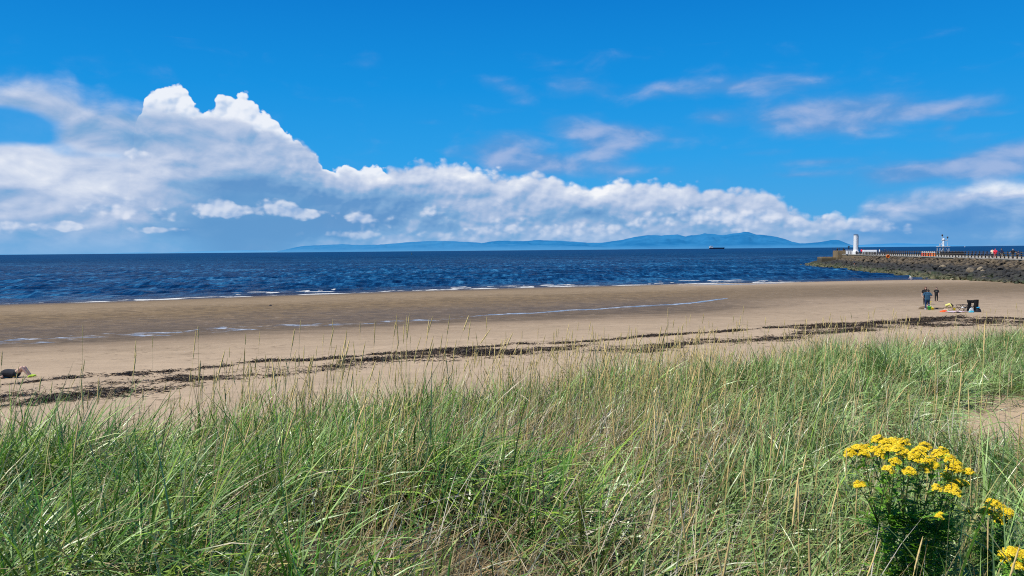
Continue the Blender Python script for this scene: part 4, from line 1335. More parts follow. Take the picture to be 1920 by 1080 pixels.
# dark bollard posts between lighthouse and shelter
# ------------------------------------------------------------------ orange drums
m_orange = simple('orange_plastic', (0.85, 0.17, 0.01), 0.5, 0.12, 3)
m_red = simple('red_plastic', (0.75, 0.06, 0.02), 0.5, 0.12, 3)
m_wcap = simple('white_plastic', (0.80, 0.78, 0.72), 0.5, 0.05, 3)
which = ['first orange drum from the left in the row on the pier', 'second orange drum from the left in the row on the pier', 'third orange drum from the left in the row on the pier', 'orange drum in the middle of the row of seven on the pier',
         'third orange drum from the right in the row on the pier', 'second orange drum from the right in the row on the pier', 'last orange drum of the row, nearest the white mast']
for i in range(7):
    x, y = pier_pt(1729.5 + i * 3.75, 3.0)
    r_ = empty('orange_drum', (x, y, DECK)); tag(r_, which[i], 'drum', 'orange drums on the pier deck')
    t = MB(); t.lathe((0, 0, 0), [(0.27, 0), (0.27, 0.08), (0.24, 0.1), (0.22, 0.72), (0.20, 0.76)], 12); t.build('body', m_red if i in (0, 1, 4) else m_orange, r_, True)
    t = MB(); t.lathe((0, 0, 0), [(0.20, 0.762), (0.19, 0.95), (0.13, 1.02), (0.05, 1.04)], 12); t.build('cap', m_wcap, r_, True)

# ------------------------------------------------------------------ vessel moored behind the pier
m_hull = simple('dark_hull_paint', (0.02, 0.02, 0.025), 0.5, 0.2, 1)
m_grey = simple('pale_grey_steel', (0.55, 0.56, 0.57), 0.5, 0.1, 2)
vx, vy = pier_pt(1774.5, PW + 4.2)
vs_ = empty('moored_workboat', (vx, vy, 0), math.atan2(1, 0.178) - math.pi / 2)
tag(vs_, 'dark workboat moored behind the pier with a tall white instrument mast', 'boat')
t = MB()
sec = [(-9, 1.6), (-6, 2.4), (0, 2.6), (3, 2.4), (5, 1.6), (6.2, 0.15)]
v, f = [], []
for yy, hw in sec:
    v += [(-hw * 0.75, yy, -0.8), (-hw, yy, 2.9), (hw, yy, 2.9), (hw * 0.75, yy, -0.8)]
for i in range(len(sec) - 1):
    for j in range(3): f.append((i * 4 + j, i * 4 + j + 1, i * 4 + 5 + j, i * 4 + 4 + j))
f += [(0, 1, 2, 3), (20, 23, 22, 21)]
t.add(v, f); t.build('hull', m_hull, vs_)
t = MB(); t.box((0, -3.8, 3.95), (3.4, 6.4, 2.08), 0, 0.15); t.build('deckhouse', m_hull, vs_)
t = MB(); t.box((0, 2.2, 3.7), (3.0, 3.6, 1.6), 0, 0.1); t.build('wheelhouse', simple('worn_beige_paint', (0.32, 0.28, 0.2), 0.7, 0.3, 1), vs_)
mast = MB(); mast.lathe((0, 2.2, 4.0), [(0.26, 0), (0.24, 2.2), (0.20, 3.2), (0.17, 4.2)], 10); mb_ = mast.build('mast', m_white, vs_, True)
pl = MB()
for a, c_ in ((-1.15, 1.2), (1.05, 1.2), (-1.15, 3.2), (1.05, 3.2)):
    pl.tube([(a, c_, 4.5), (a * 0.92, c_ * 1.0, 6.2)], 0.09, 6)
for a in (-1, 1):
    pl.tube([(a * 1.1, 1.2, 4.6), (a * 0.1, 1.2, 6.1)], 0.06, 6)
pl.tube([(-0.9, 2.2, 6.3), (0, 2.2, 7.5)], 0.06, 6)
pl.box((-0.05, 2.2, 6.25), (2.6, 2.4, 0.14), 0, 0.02)
pl.tube([(1.0, 2.2, 6.3), (1.0, 2.2, 7.3)], 0.05, 6)
pl.tube([(-1.2, 1.1, 6.3), (-1.2, 1.1, 7.0)], 0.12, 6)
pl.build('platform', m_grey, vs_)
t = MB(); t.tube([(-0.5, 2.2, 7.75), (0.95, 2.2, 7.75)], 0.07, 6); t.tube([(0.95, 2.2, 7.75), (0.95, 2.2, 8.35)], 0.06, 6); t.tube([(-0.3, 2.2, 7.75), (-0.3, 2.2, 8.9)], 0.10, 6); t.build('crosstree', m_grey, vs_)
t = MB(); t.lathe((0, 2.2, 7.7), [(0.05, 0), (0.28, 0.1), (0.34, 0.31), (0.28, 0.52), (0.05, 0.62)], 14); t.build('radar_dome', m_white, vs_, True)
for xx, zz_ in ((0.95, 8.35), (-0.3, 8.9)):
    t = MB(); t.lathe((xx, 2.2, zz_), [(0.10, 0), (0.19, 0.05), (0.19, 0.36), (0.08, 0.44)], 10); t.build('lamp', m_capd, vs_, True)

# orange lifebuoy housing on a post among the rocks
x, y = (lambda q: (q.x, q.y))(Q(1664.5, 486.5, 203))
zq = Q(1664.5, 486.5, 203).z
lb_ = empty('lifebuoy_housing', (x, y, zq)); tag(lb_, 'round orange lifebuoy housing on a short post among the pier rocks', 'lifebuoy')
t = MB(); t.tube([(0, 0, -0.6), (0, 0, 0.45)], 0.06, 8); t.build('post', m_timber, lb_)
t = MB()
ring = [(0.36 * math.cos(a), -0.12, 0.78 + 0.36 * math.sin(a)) for a in np.linspace(0, 2 * math.pi, 25)]
t.tube(ring, 0.12, 8, False); t.build('lifebuoy', m_orange, lb_, True)
t = MB(); t.lathe((0, 0, 0), [(0.40, -0.06), (0.40, 0.06)], 20)
bo = t.build('backboard', m_orange, lb_); bo.rotation_euler = (math.pi / 2, 0, 0); bo.location = (0, 0.02, 0.78)

# ------------------------------------------------------------------ ship, buoys and sail on the horizon
q = P(1344, 464.6 + 0.9, 0.0)
dsh = 7200.0
c0 = Q(1344, 465, dsh)
ship = empty('cargo_ship', (c0.x, dsh, 0), 0.0)
tag(ship, 'small dark cargo ship with white bridge at its stern, crossing before the mountains', 'ship')
Ls = 28.5 / F * dsh
t = MB()
v, f = [], []
sec = [(-0.5, 6, 13), (-0.47, 10, 13), (-0.30, 11, 12), (0.40, 11, 11.5), (0.46, 8, 14), (0.505, 0.6, 15)]
for a, hw, hh_ in sec:
    v += [(a * Ls - (1.5 if a > 0.45 else 0), -hw * 0.8, -2), (a * Ls, -hw, hh_), (a * Ls, hw, hh_), (a * Ls - (1.5 if a > 0.45 else 0), hw * 0.8, -2)]
for i in range(5):
    for j in range(3): f.append((i * 4 + j, i * 4 + j + 1, i * 4 + 5 + j, i * 4 + 4 + j))
f += [(0, 1, 2, 3), (20, 23, 22, 21)]
t.add(v, f); t.build('hull', simple('ship_hull', (0.022, 0.030, 0.065), 0.6, 0.1, 0.02), ship)
t = MB(); t.box((-0.37 * Ls, 0, 18), (0.22 * Ls, 18, 12)); t.box((-0.36 * Ls, 0, 26.6), (0.13 * Ls, 20, 5)); t.build('bridge', m_white, ship)
t = MB(); t.box((-0.455 * Ls, 0, 24.5), (5, 6, 6)); t.build('funnel', m_hull, ship)
t = MB(); t.box((0.06 * Ls, 0, 12.6), (0.62 * Ls, 15, 1.6)); t.build('hatch_covers', m_hull, ship)
bq = Q(1791, 466, 620)
by_ = empty('marker_buoy', (bq.x, 620, 0)); tag(by_, 'pale orange marker buoy on the sea right of the white mast', 'buoy')
t = MB(); t.lathe((0, 0, -0.3), [(0.55, 0), (0.62, 0.4), (0.55, 1.5), (0.3, 1.9), (0.1, 2.2)], 14); t.build('float', simple('peach_paint', (0.75, 0.42, 0.22), 0.5, 0.1, 2), by_, True)
t = MB(); t.lathe((0, 0, -0.35), [(0.66, 0), (0.68, 0.5)], 14); t.build('waterline_band', m_red, by_)
gq = Q(772, 476, 1400)
by_ = empty('channel_buoy', (gq.x, 1400, 0)); tag(by_, 'tiny dark green channel buoy in front of the flat-topped hills', 'buoy')
t = MB(); t.lathe((0, 0, -0.3), [(1.2, 0), (1.3, 0.8), (0.5, 1.4), (0.35, 3.4), (0.1, 4.2)], 10); t.build('float', simple('buoy_green', (0.01, 0.06, 0.04), 0.5, 0.1, 2), by_, True)
sq = Q(1809, 461, 5200)
sb = empty('sailing_boat', (sq.x, 5200, 0)); tag(sb, 'distant white sail on the horizon above the pier fence', 'sailing boat')
t = MB(); t.add([(-3, 0, 1.5), (3.5, 0, 1.5), (0.6, 0.2, 11), (0, -0.4, 1.6)], [(0, 3, 2), (3, 1, 2), (0, 2, 1)]); t.build('sail', m_white, sb)
t = MB(); t.add([(-4.5, -1.2, 1.2), (3.5, -1.2, 1.2), (5, 0, 1.5), (3.5, 1.2, 1.2), (-4.5, 1.2, 1.2), (-4, -0.6, -0.5), (3, -0.6, -0.5), (4, 0, -0.5), (3, 0.6, -0.5), (-4, 0.6, -0.5)],
              [(0, 1, 6, 5), (1, 2, 7, 6), (2, 3, 8, 7), (3, 4, 9, 8), (4, 0, 5, 9), (0, 4, 3, 2, 1)]); t.build('hull', m_white, sb)

# ------------------------------------------------------------------ seaweed along the strandline
def strand(name, ptspx, width, count, label, smin=0.025, smax=0.20, gap=0.42, gscale=0.5):
    pts = [ground(a, b_) for a, b_ in ptspx]
    xs = np.array([p.x for p in pts]); ysn = np.array([p.y for p in pts])
    o = np.argsort(xs); xs, ysn = xs[o], ysn[o]
    r = np.random.default_rng(len(label))
    n = int(count * 2.1)
    x = r.uniform(xs[0], xs[-1], n * 3)
    wv = np.interp(x, np.linspace(xs[0], xs[-1], len(width)), width)
    off = r.normal(0, 0.5, len(x)) * wv
    y = np.interp(x, xs, ysn) + (fbm(x * 0.5 + 8, x * 0 + len(label), 3) - 0.5) * 1.6 + off
    dn = fbm(x * gscale + 33, y * gscale * 3.2 + len(label), 5, 0.6)
    keep = r.random(len(x)) < sstep(gap - 0.02, gap + 0.16, dn - (np.abs(off) / np.maximum(wv, 0.05)) * 0.06) ** 1.3 + 0.045
    x, y = x[keep][:n], y[keep][:n]
    n = len(x)
    # crumpled ribbon fronds thrown on top of each other, heaped where they lie thickest
    x = x + r.normal(0, 0.10, n); y = y + r.normal(0, 0.14, n)
    n = len(x)
    heap = np.clip(fbm(x * 0.9 + 5, y * 1.6, 3) - 0.35, 0, 1)
    z = terrain_z(x, y) - 0.005 + r.random(n) * 0.22 * heap
    ln = smin * 2 + (smax * 1.5) * r.random(n) ** 1.6
    v, q, t, _ = blades(np.stack([x, y, z], -1), r.uniform(0, 6.28, n), r.uniform(1.15, 1.62, n), r.uniform(-0.5, 1.1, n), ln, r.uniform(0.012, 0.042, n), r.normal(0, 0.9, n), 3, taper=0.7)
    me = mesh_np(name, v, q, False)
    pal = np.array([(0.030, 0.019, 0.011), (0.060, 0.037, 0.019), (0.018, 0.012, 0.008), (0.12, 0.078, 0.040), (0.06, 0.048, 0.022)])
    add_color(me, 'tint', np.repeat(pal[r.integers(0, 5, n)] * r.uniform(0.6, 1.4, (n, 1)), 8, 0))
    return tag(link(name, me, m_weed), label=label, cat='seaweed', kind='stuff')
m_weed, g, b = material('dried_seaweed')
g.put(b.inputs['Base Color'], g.attr('tint', 'Color')); b.inputs['Roughness'].default_value = 0.55; b.inputs['Specular IOR Level'].default_value = 0.4
upper = [(-60, 732), (40, 720), (80, 713), (140, 707), (200, 704), (235, 703), (330, 698), (400, 689), (440, 684), (500, 679), (600, 673), (660, 667), (740, 662), (820, 658), (880, 653), (960, 646), (1060, 643), (1150, 636), (1230, 630), (1310, 624), (1410, 618), (1510, 612), (1590, 608), (1660, 604), (1740, 598), (1810, 594), (1910, 598), (1990, 602)]
strand('seaweed', upper, [0.5, 0.7, 0.5, 0.3, 0.4, 0.5, 0.35, 0.35, 0.45, 0.6, 0.8, 0.9], 11000, 'upper strandline of dark brown seaweed on the sand', gap=0.435)
lower = [(-60, 752), (0, 746), (90, 735), (170, 726), (260, 722), (330, 712), (400, 712), (470, 705), (540, 696), (620, 689), (700, 680), (760, 672), (850, 668), (960, 660), (1100, 651), (1200, 656), (1320, 640), (1410, 640), (1535, 622), (1660, 616), (1760, 610), (1850, 606), (1960, 608)]
strand('seaweed', lower, [2.2, 2.2, 1.8, 1.6, 2.0, 2.2, 1.6, 1.5, 1.7, 1.8, 2.2, 2.0], 17000, 'lower broken bands of dark seaweed nearest the dune', gap=0.50)
strand('seaweed', [(1500, 618), (1600, 612), (1700, 606), (1780, 600), (1850, 600), (1920, 604), (1990, 606)], [0.8, 1.6, 2.2, 2.6, 2.2], 7000, 'broad dark seaweed heap on the sand below the camp chairs', gap=0.43)
strand('seaweed', [(640, 680), (700, 672), (760, 668), (830, 664), (880, 660), (940, 660)], [0.9, 1.4, 1.8, 1.6], 3600, 'thick seaweed patch on the strandline behind the central grass', gap=0.43)
strand('seaweed', [(-40, 770), (60, 752), (150, 742), (260, 735), (350, 724)], [1.2, 1.4, 1.2], 3000, 'scattered seaweed close to the left dune grass', gap=0.52)
# ------------------------------------------------------------------ people
SKIN = (0.62, 0.40, 0.30)
_mats = {}
def cloth(name, rgb, rough=0.85):
    if name not in _mats: _mats[name] = simple(name, rgb, rough, 0.18, 14, bump=0.15)
    return _mats[name]
m_skin = simple('skin', SKIN, 0.55, 0.06, 12)
def hairm(name, rgb): return cloth(name, rgb, 0.6)
m_eye = simple('eye_dark', (0.03, 0.02, 0.02), 0.3, 0.1, 5)
m_lip = simple('lip', (0.42, 0.16, 0.13), 0.5, 0.1, 5)

def capsule(p, q, r0, r1, n=12):
    """rounded tapered limb segment"""
    p, q = Vector(p), Vector(q)
    ax = q - p
    L = ax.length
    t = ax.normalized() if L > 1e-6 else Vector((0, 0, 1))
    a = t.orthogonal().normalized(); b = t.cross(a)
    rings = []
    for k in (0.05, 0.4, 0.75):
        w = math.pi / 2 * (1 - k)
        rings.append((p - t * r0 * math.sin(w), r0 * math.cos(w)))
    rings.append((p, r0)); rings.append((q, r1))
    for k in (0.75, 0.4, 0.05):
        w = math.pi / 2 * (1 - k)
        rings.append((q + t * r1 * math.sin(w), r1 * math.cos(w)))
    vs, fs = [], []
    for c, r in rings:
        for i in range(n):
            w = 2 * math.pi * i / n
            vs.append(c + (a * math.cos(w) + b * math.sin(w)) * r)
    m = len(rings)
    for j in range(m - 1):
        for i in range(n):
            fs.append((j * n + i, j * n + (i + 1) % n, (j + 1) * n + (i + 1) % n, (j + 1) * n + i))
    fs.append(tuple(reversed(range(n)))); fs.append(tuple(range((m - 1) * n, m * n)))
    return vs, fs

def blend(name, caps, mat, parent, voxel):
    """one continuous surface grown from overlapping limb segments"""
    mb = MB()
    for c in caps: mb.add(*capsule(*c))
    me = bpy.data.meshes.new(name); me.from_pydata(mb.v, [], mb.f); me.update()
    tmp = bpy.data.objects.new(name + '_raw', me); col.objects.link(tmp)
    rm = tmp.modifiers.new('remesh', 'REMESH'); rm.mode = 'VOXEL'; rm.voxel_size = voxel; rm.use_smooth_shade = True
    sm = tmp.modifiers.new('smooth', 'SMOOTH'); sm.iterations = 7; sm.factor = 0.5
    dg = bpy.context.evaluated_depsgraph_get()
    out = bpy.data.meshes.new_from_object(tmp.evaluated_get(dg))
    out.name = name
    bpy.data.objects.remove(tmp); bpy.data.meshes.remove(me)
    return link(name, out, mat, parent)

def standing_joints(H, bulk=1.0, arms='down', lean=0.0, step=0.0):
    J = {}
    s = H
    J['pel'] = Vector((0, 0, .53)) * s
    J['chest'] = Vector((0, lean * .6, .72)) * s
    J['neck'] = Vector((0, lean * .9, .83)) * s
    J['head'] = Vector((0, lean * 1.2 + .012, .925)) * s
    for sg, k in ((-1, 'l'), (1, 'r')):
        J['hip' + k] = Vector((sg * .055 * bulk, 0, .52)) * s
        J['knee' + k] = Vector((sg * .062 * bulk, .012 + sg * step * .5, .275)) * s
        J['ank' + k] = Vector((sg * .062 * bulk, -.012 + sg * step, .045)) * s
        J['toe' + k] = Vector((sg * .075 * bulk, .085 + sg * step, .018)) * s
        J['sh' + k] = Vector((sg * .108 * bulk, lean * .8, .80)) * s
        if arms == 'down':
            J['elb' + k] = Vector((sg * .145 * bulk, -.01, .635)) * s
            J['wri' + k] = Vector((sg * .15 * bulk, .035, .49)) * s
        elif arms == 'hips':                          # hands resting on the hips, elbows out
            J['elb' + k] = Vector((sg * .185 * bulk, -.035, .645)) * s
            J['wri' + k] = Vector((sg * .115 * bulk, .045, .55)) * s
        elif arms == 'front':                         # forearms forward, as on a rail
            J['elb' + k] = Vector((sg * .13 * bulk, .02, .65)) * s
            J['wri' + k] = Vector((sg * .06, .15, .64)) * s
        elif arms == 'wide' :
            J['elb' + k] = Vector((sg * .20 * bulk, .02, .68)) * s
            J['wri' + k] = Vector((sg * .26 * bulk, .09, .56)) * s
    return J

def hand_caps(w, e, H, inward, curl=0.35):
    """palm, four bent fingers of unequal length and a thumb from the side of the palm"""
    d = (w - e).normalized()
    side = Vector(inward) - d * d.dot(Vector(inward))
    if side.length < 1e-4: side = d.orthogonal()
    side.normalize()                                  # across the knuckles
    nrm = d.cross(side).normalized()
    u = H * 0.0062
    out = []
    palm = w + d * H * 0.030
    for k in (-1.2, 0, 1.2):
        out.append((w + side * u * k * 0.8, palm + d * H * 0.018 + side * u * k * 1.3, u * 1.4, u * 1.25))
    for k, L in ((-1.9, .036), (-.65, .044), (.65, .042), (1.9, .032)):
        b0 = palm + d * H * .020 + side * u * k * 1.15
        b1 = b0 + (d + nrm * curl * .5).normalized() * H * L * .5
        b2 = b1 + (d + nrm * curl * 1.6).normalized() * H * L * .5
        out += [(b0, b1, u * .85, u * .75), (b1, b2, u * .75, u * .6)]
    t0 = w + d * H * .012 - side * u * 2.0
    t1 = t0 + (d * .75 - side * .75 + nrm * .2).normalized() * H * .022
    t2 = t1 + (d + nrm * .4).normalized() * H * .018
    out += [(t0, t1, u * 1.0, u * .85), (t1, t2, u * .85, u * .65)]
    return out

def person(loc, face, H, label, J, top, legs, hair=None, bulk=1.0, hair_len=0.0, shoes=None, voxel=0.014, sleeves='short', shorts=False,
           hat=None, fingers=True, group=None, coat=False, gaze=None, features=False):
    """face: heading in radians, 0 = looking along +Y"""
    root = empty('person', loc, face)
    tag(root, label, 'person', group)
    s = H
    caps = []
    up = (J['head'] - J['neck']).normalized()
    f = gaze if gaze is not None else Vector((0, 1, 0))
    f = (f - up * f.dot(up)).normalized()
    sd = f.cross(up)
    hr = .058 * s
    hc = J['head']
    # head: cranium, jaw, nose, ears
    caps += [(hc + up * .018 * s - f * .012 * s, hc + up * .014 * s + f * .010 * s, hr * 1.0, hr * .95), (hc - up * .012 * s + f * .012 * s, hc - up * .045 * s + f * .026 * s, hr * .82, hr * .52),
             (hc + f * .055 * s - up * .002 * s, hc + f * .068 * s - up * .016 * s, .007 * s, .011 * s),
             (hc + sd * .055 * s - up * .004 * s, hc + sd * .055 * s + up * .012 * s, .009 * s, .011 * s), (hc - sd * .055 * s - up * .004 * s, hc - sd * .055 * s + up * .012 * s, .009 * s, .011 * s),
             (J['neck'], hc - up * .03 * s, .034 * s, .030 * s)]
    tor = []
    ch, pe = J['chest'], J['pel']
    side = (J['shr'] - J['shl']).normalized()
    tw = .050 * s * bulk
    for k in (-1, -.5, 0, .5, 1):
        tor.append((pe + side * k * .045 * s * bulk, ch + side * k * .058 * s * bulk, tw * (1.20 - .06 * abs(k)), tw * (1.16 - .10 * abs(k))))
    tor += [(J['shl'], J['shr'], .034 * s * (bulk * .6 + .4), .034 * s * (bulk * .6 + .4)), (J['shl'].lerp(J['neck'], .15), J['neck'], .030 * s, .032 * s), (J['shr'].lerp(J['neck'], .15), J['neck'], .030 * s, .032 * s), (ch, J['neck'], .05 * s, .036 * s)]
    caps += tor
    arms, fore, lg, hands, feet = [], [], [], [], []
    for k, sg in (('l', -1), ('r', 1)):
        arms.append((J['sh' + k], J['elb' + k], .031 * s * (bulk * .5 + .5), .023 * s * (bulk * .4 + .6)))
        fore.append((J['elb' + k], J['wri' + k], .023 * s * (bulk * .4 + .6), .0155 * s))
        hands += hand_caps(J['wri' + k], J['elb' + k], s, (0, 1, 0)) if fingers else [(J['wri' + k], J['wri' + k] + (J['wri' + k] - J['elb' + k]).normalized() * .06 * s, .017 * s, .014 * s)]
        lg += [(J['hip' + k], J['knee' + k], .050 * s * (bulk * .6 + .4), .034 * s * (bulk * .3 + .7)), (J['knee' + k] + Vector((0, -.004 * s, -.03 * s)) * 0, J['ank' + k], .034 * s * (bulk * .3 + .7), .022 * s)]
        feet += [(J['ank' + k], J['toe' + k], .022 * s, .019 * s), (J['ank' + k], J['ank' + k] + Vector((0, -.02 * s, -.022 * s)) if J['ank' + k].z < .1 * s else J['ank' + k], .022 * s, .02 * s)]
    caps += arms + fore + lg + hands + feet
    blend('body', caps, m_skin, root, voxel)
    def grow(cs, d): return [(a, b, r0 + d, r1 + d) for a, b, r0, r1 in cs]
    d = max(.012, voxel * 1.0)
    if top:
        c = grow(tor, d)
        if sleeves == 'short': c += [(a, a.lerp(b, .62), r0 + d * 1.3, r0 + d * 1.5) for a, b, r0, r1 in arms]
        else: c += grow(arms, d * 1.3) + grow([(a, a.lerp(b, .93), r0, r1 * 1.15) for a, b, r0, r1 in fore], d)
        hem = .10 if coat else .03
        c += [(pe + side * k * .04 * s * bulk, pe + side * k * .045 * s * bulk + (pe - ch).normalized() * hem * s, tw * 1.2 + d, tw * 1.16 + d) for k in (-1, -.5, 0, .5, 1)]
        blend('coat' if coat else 'shirt', c, top, root, voxel)
    if legs:
        frac = .55 if shorts else 1.0
        c = []
        for a, b, r0, r1 in (lg[0::2]): c.append((a, a.lerp(b, frac), r0 + d * .8, r1 + d * (1.3 if shorts else .8)))
        if not shorts:
            for a, b, r0, r1 in (lg[1::2]): c.append((a, a.lerp(b, .96), r0 + d * .8, r1 + d))
        c += [(pe + side * k * .04 * s * bulk, pe + side * k * .04 * s * bulk + (ch - pe) * .22, tw * 1.12 + d * .6, tw * 1.1 + d * .6) for k in (-1, 0, 1)]
        blend('shorts' if shorts else 'trousers', c, legs, root, voxel)
    if hair:
        c = [(hc + up * .026 * s - f * .018 * s, hc + up * .026 * s + f * .004 * s, hr * 1.08, hr * 1.0), (hc - f * .03 * s, hc - f * .028 * s - up * .03 * s, hr * .9, hr * .8)]
        if hair_len > 0:
            for k in (-1, 1): c.append((hc + sd * k * .045 * s - f * .012 * s, hc + sd * k * .06 * s - f * .01 * s - up * hair_len * s, .024 * s, .020 * s))
            c.append((hc - f * .045 * s, hc - f * .05 * s - up * hair_len * s, .04 * s, .035 * s))
        blend('hair', c, hair, root, max(voxel * .8, .01))
    if hat:
        c = [(hc + up * .035 * s - f * .01 * s, hc + up * .045 * s, hr * 1.12, hr * 1.0)]
        blend('hat', c, hat, root, max(voxel * .8, .01))
        bm_ = MB(); ring = []
        for k in range(20):
            w = 2 * math.pi * k / 20
            for rr, dz in ((hr * 1.0, .022), (hr * 1.6, .006)):
                ring.append(hc + (f * math.cos(w) + sd * math.sin(w)) * rr + up * dz * s)
        bm_.add(ring, [(2 * k, 2 * k + 1, (2 * k + 3) % 40, (2 * k + 2) % 40) for k in range(20)])
        bm_.build('hat_brim', hat, root, True)
    if shoes:
        for i in range(2):
            blend('shoe', grow(feet[i * 2:i * 2 + 2], .008), shoes, root, max(.01, voxel * .8))
    if features:
        for k in (-1, 1):
            e_ = MB(); e_.add(*capsule(hc + f * .053 * s + sd * k * .022 * s + up * .006 * s, hc + f * .055 * s + sd * k * .024 * s + up * .006 * s, .0055 * s, .0055 * s, 8)); e_.build('eye', m_eye, root, True)
        e_ = MB(); e_.add(*capsule(hc + f * .054 * s - sd * .014 * s - up * .034 * s, hc + f * .054 * s + sd * .014 * s - up * .034 * s, .005 * s, .005 * s, 8)); e_.build('mouth', m_lip, root, True)
    return root

black = cloth('black_cotton', (0.012, 0.012, 0.014)); teal = cloth('teal_cotton', (0.025, 0.085, 0.15)); denim = cloth('blue_denim', (0.02, 0.045, 0.12))
navy = cloth('navy_jacket', (0.012, 0.016, 0.045)); beige = cloth('beige_cotton', (0.40, 0.33, 0.24)); red = cloth('red_nylon', (0.75, 0.03, 0.06)); pink = cloth('salmon_cotton', (0.55, 0.16, 0.14))
cream = cloth('cream_cotton', (0.75, 0.66, 0.50)); white = cloth('white_cotton', (0.80, 0.80, 0.80)); yellow = cloth('pale_yellow_cotton', (0.78, 0.72, 0.22)); greenhat = cloth('mint_green_cotton', (0.22, 0.50, 0.33))
brown = hairm('brown_hair', (0.055, 0.028, 0.016)); auburn = hairm('auburn_hair', (0.14, 0.05, 0.025)); darkh = hairm('dark_hair', (0.015, 0.011, 0.009)); grey_hair = hairm('grey_hair', (0.40, 0.37, 0.35))
wshoe = cloth('white_shoe', (0.75, 0.75, 0.75)); lime = cloth('lime_shoe', (0.42, 0.62, 0.05)); bshoe = cloth('dark_shoe', (0.02, 0.02, 0.02)); grey_top = cloth('grey_cotton', (0.10, 0.105, 0.12)); orange_c = cloth('orange_cotton', (0.65, 0.20, 0.06))
BEACH = 'people on the beach'
def at(px, py):
    p = ground(px, py); return (p.x, p.y, tz(p.x, p.y))
# the man seen from behind, looking down, hands on hips
p = at(1738.5, 580.5)
J = standing_joints(1.76, 1.18, 'hips', 0.03)
J['head'] = Vector((0.075, 0.135, 0.895)) * 1.76; J['neck'] = Vector((0.03, 0.06, .83)) * 1.76
person(p, -0.15, 1.76, 'man in teal T-shirt and jeans standing with his back turned beside the buckets', J, teal, denim, darkh, 1.18, shoes=wshoe, voxel=0.011, gaze=Vector((0.1, 0.7, -0.6)), group=BEACH)
man_p = p
# the woman with long hair behind him, facing the dunes
p = at(1735.2, 571)
J = standing_joints(1.66, 1.25, 'down', 0.0)
person(p, math.pi - 0.45, 1.66, 'woman with long auburn hair in black, half hidden behind the man', J, black, black, auburn, 1.22, hair_len=0.12, shoes=bshoe, voxel=0.011, features=True, group=BEACH)
p = at(1755.5, 566)
J = standing_joints(1.42, 1.0, 'down', 0.0, 0.03)
tn = person(p, math.pi - 0.5, 1.42, 'barefoot youngster in black T-shirt and trousers standing alone facing the dunes', J, black, black, brown, 1.02, voxel=0.010, features=True, group=BEACH)
pr = MB()
for r_ in range(2):
    pr.box((0.0, 0.118 + .0 * r_, 1.075 - r_ * 0.055), (0.17 - 0.04 * r_, 0.006, 0.018))
pr.build('shirt_print', cloth('grey_print', (0.25, 0.25, 0.25)), tn)
# the child digging on hands and knees
p = at(1779.5, 582)
H = 1.12
J = {k: Vector(v) for k, v in dict(pel=(-.18, 0, .44), chest=(.03, 0, .52), neck=(.13, 0, .50), head=(.23, 0, .40), hipl=(-.18, .06, .42), hipr=(-.18, -.06, .42), kneel=(-.10, .08, .05), kneer=(-.08, -.09, .05),
     ankl=(-.36, .08, .05), ankr=(-.35, -.09, .05), toel=(-.44, .08, .03), toer=(-.43, -.09, .03), shl=(.09, .12, .49), shr=(.09, -.12, .49), elbl=(.17, .15, .28), elbr=(.20, -.14, .28), wril=(.26, .12, .07), wrir=(.16, -.12, .06)).items()}
person(p, -0.45, H, 'child in pale yellow top bent over on hands and knees digging in the sand', J, yellow, cloth('khaki_shorts', (0.35, 0.30, 0.16)), darkh, 1.3, hair_len=0.16, voxel=0.010, shorts=True, gaze=Vector((.5, 0, -.8)), group=BEACH)
# child at the water's edge
p = at(1708, 526)
H = 1.15
J = {k: Vector(v) for k, v in dict(pel=(.12, 0, .42), chest=(-.08, 0, .66), neck=(-.17, 0, .74), head=(-.25, 0, .83), hipl=(.13, .07, .42), hipr=(.13, -.07, .42), kneel=(-.08, .08, .36), kneer=(-.06, -.09, .33),
     ankl=(.10, .08, .06), ankr=(.12, -.09, .06), toel=(-.02, .08, .02), toer=(.0, -.09, .02), shl=(-.13, .12, .70), shr=(-.13, -.12, .70), elbl=(-.26, .13, .52), elbr=(-.28, -.13, .50), wril=(-.36, .10, .34), wrir=(-.40, -.10, .30)).items()}
person(p, 0.2, H, 'small child in white with mint green sun hat crouching by the sea', J, white, white, None, 1.12, hat=greenhat, voxel=0.014, gaze=Vector((-1, 0, -.2)), group=BEACH)
# sunbather on the far left, lying on the back with knees raised
p = at(33, 708)
H = 1.72
J = {k: Vector(v) for k, v in dict(pel=(-.14, 0, .18), chest=(-.48, 0, .22), neck=(-.68, 0, .15), head=(-.84, 0, .14), hipl=(-.12, .10, .14), hipr=(-.12, -.10, .14), kneel=(.24, .14, .42), kneer=(.22, -.06, .44),
     ankl=(.50, .14, .07), ankr=(.52, -.07, .07), toel=(.68, .15, .06), toer=(.72, -.06, .08), shl=(-.60, .19, .16), shr=(-.60, -.19, .16), elbl=(-.42, .32, .10), elbr=(-.46, -.33, .10), wril=(-.20, .24, .16), wrir=(-.70, -.44, .06)).items()}
person(p, 0.06, H, 'sunbather in black lying on the sand with bare knees raised at the left edge', J, cloth('black_top', (0.016, 0.017, 0.022)), black, brown, 1.5, shoes=lime, voxel=0.011, shorts=True, gaze=Vector((0, 0, 1)), group=BEACH)
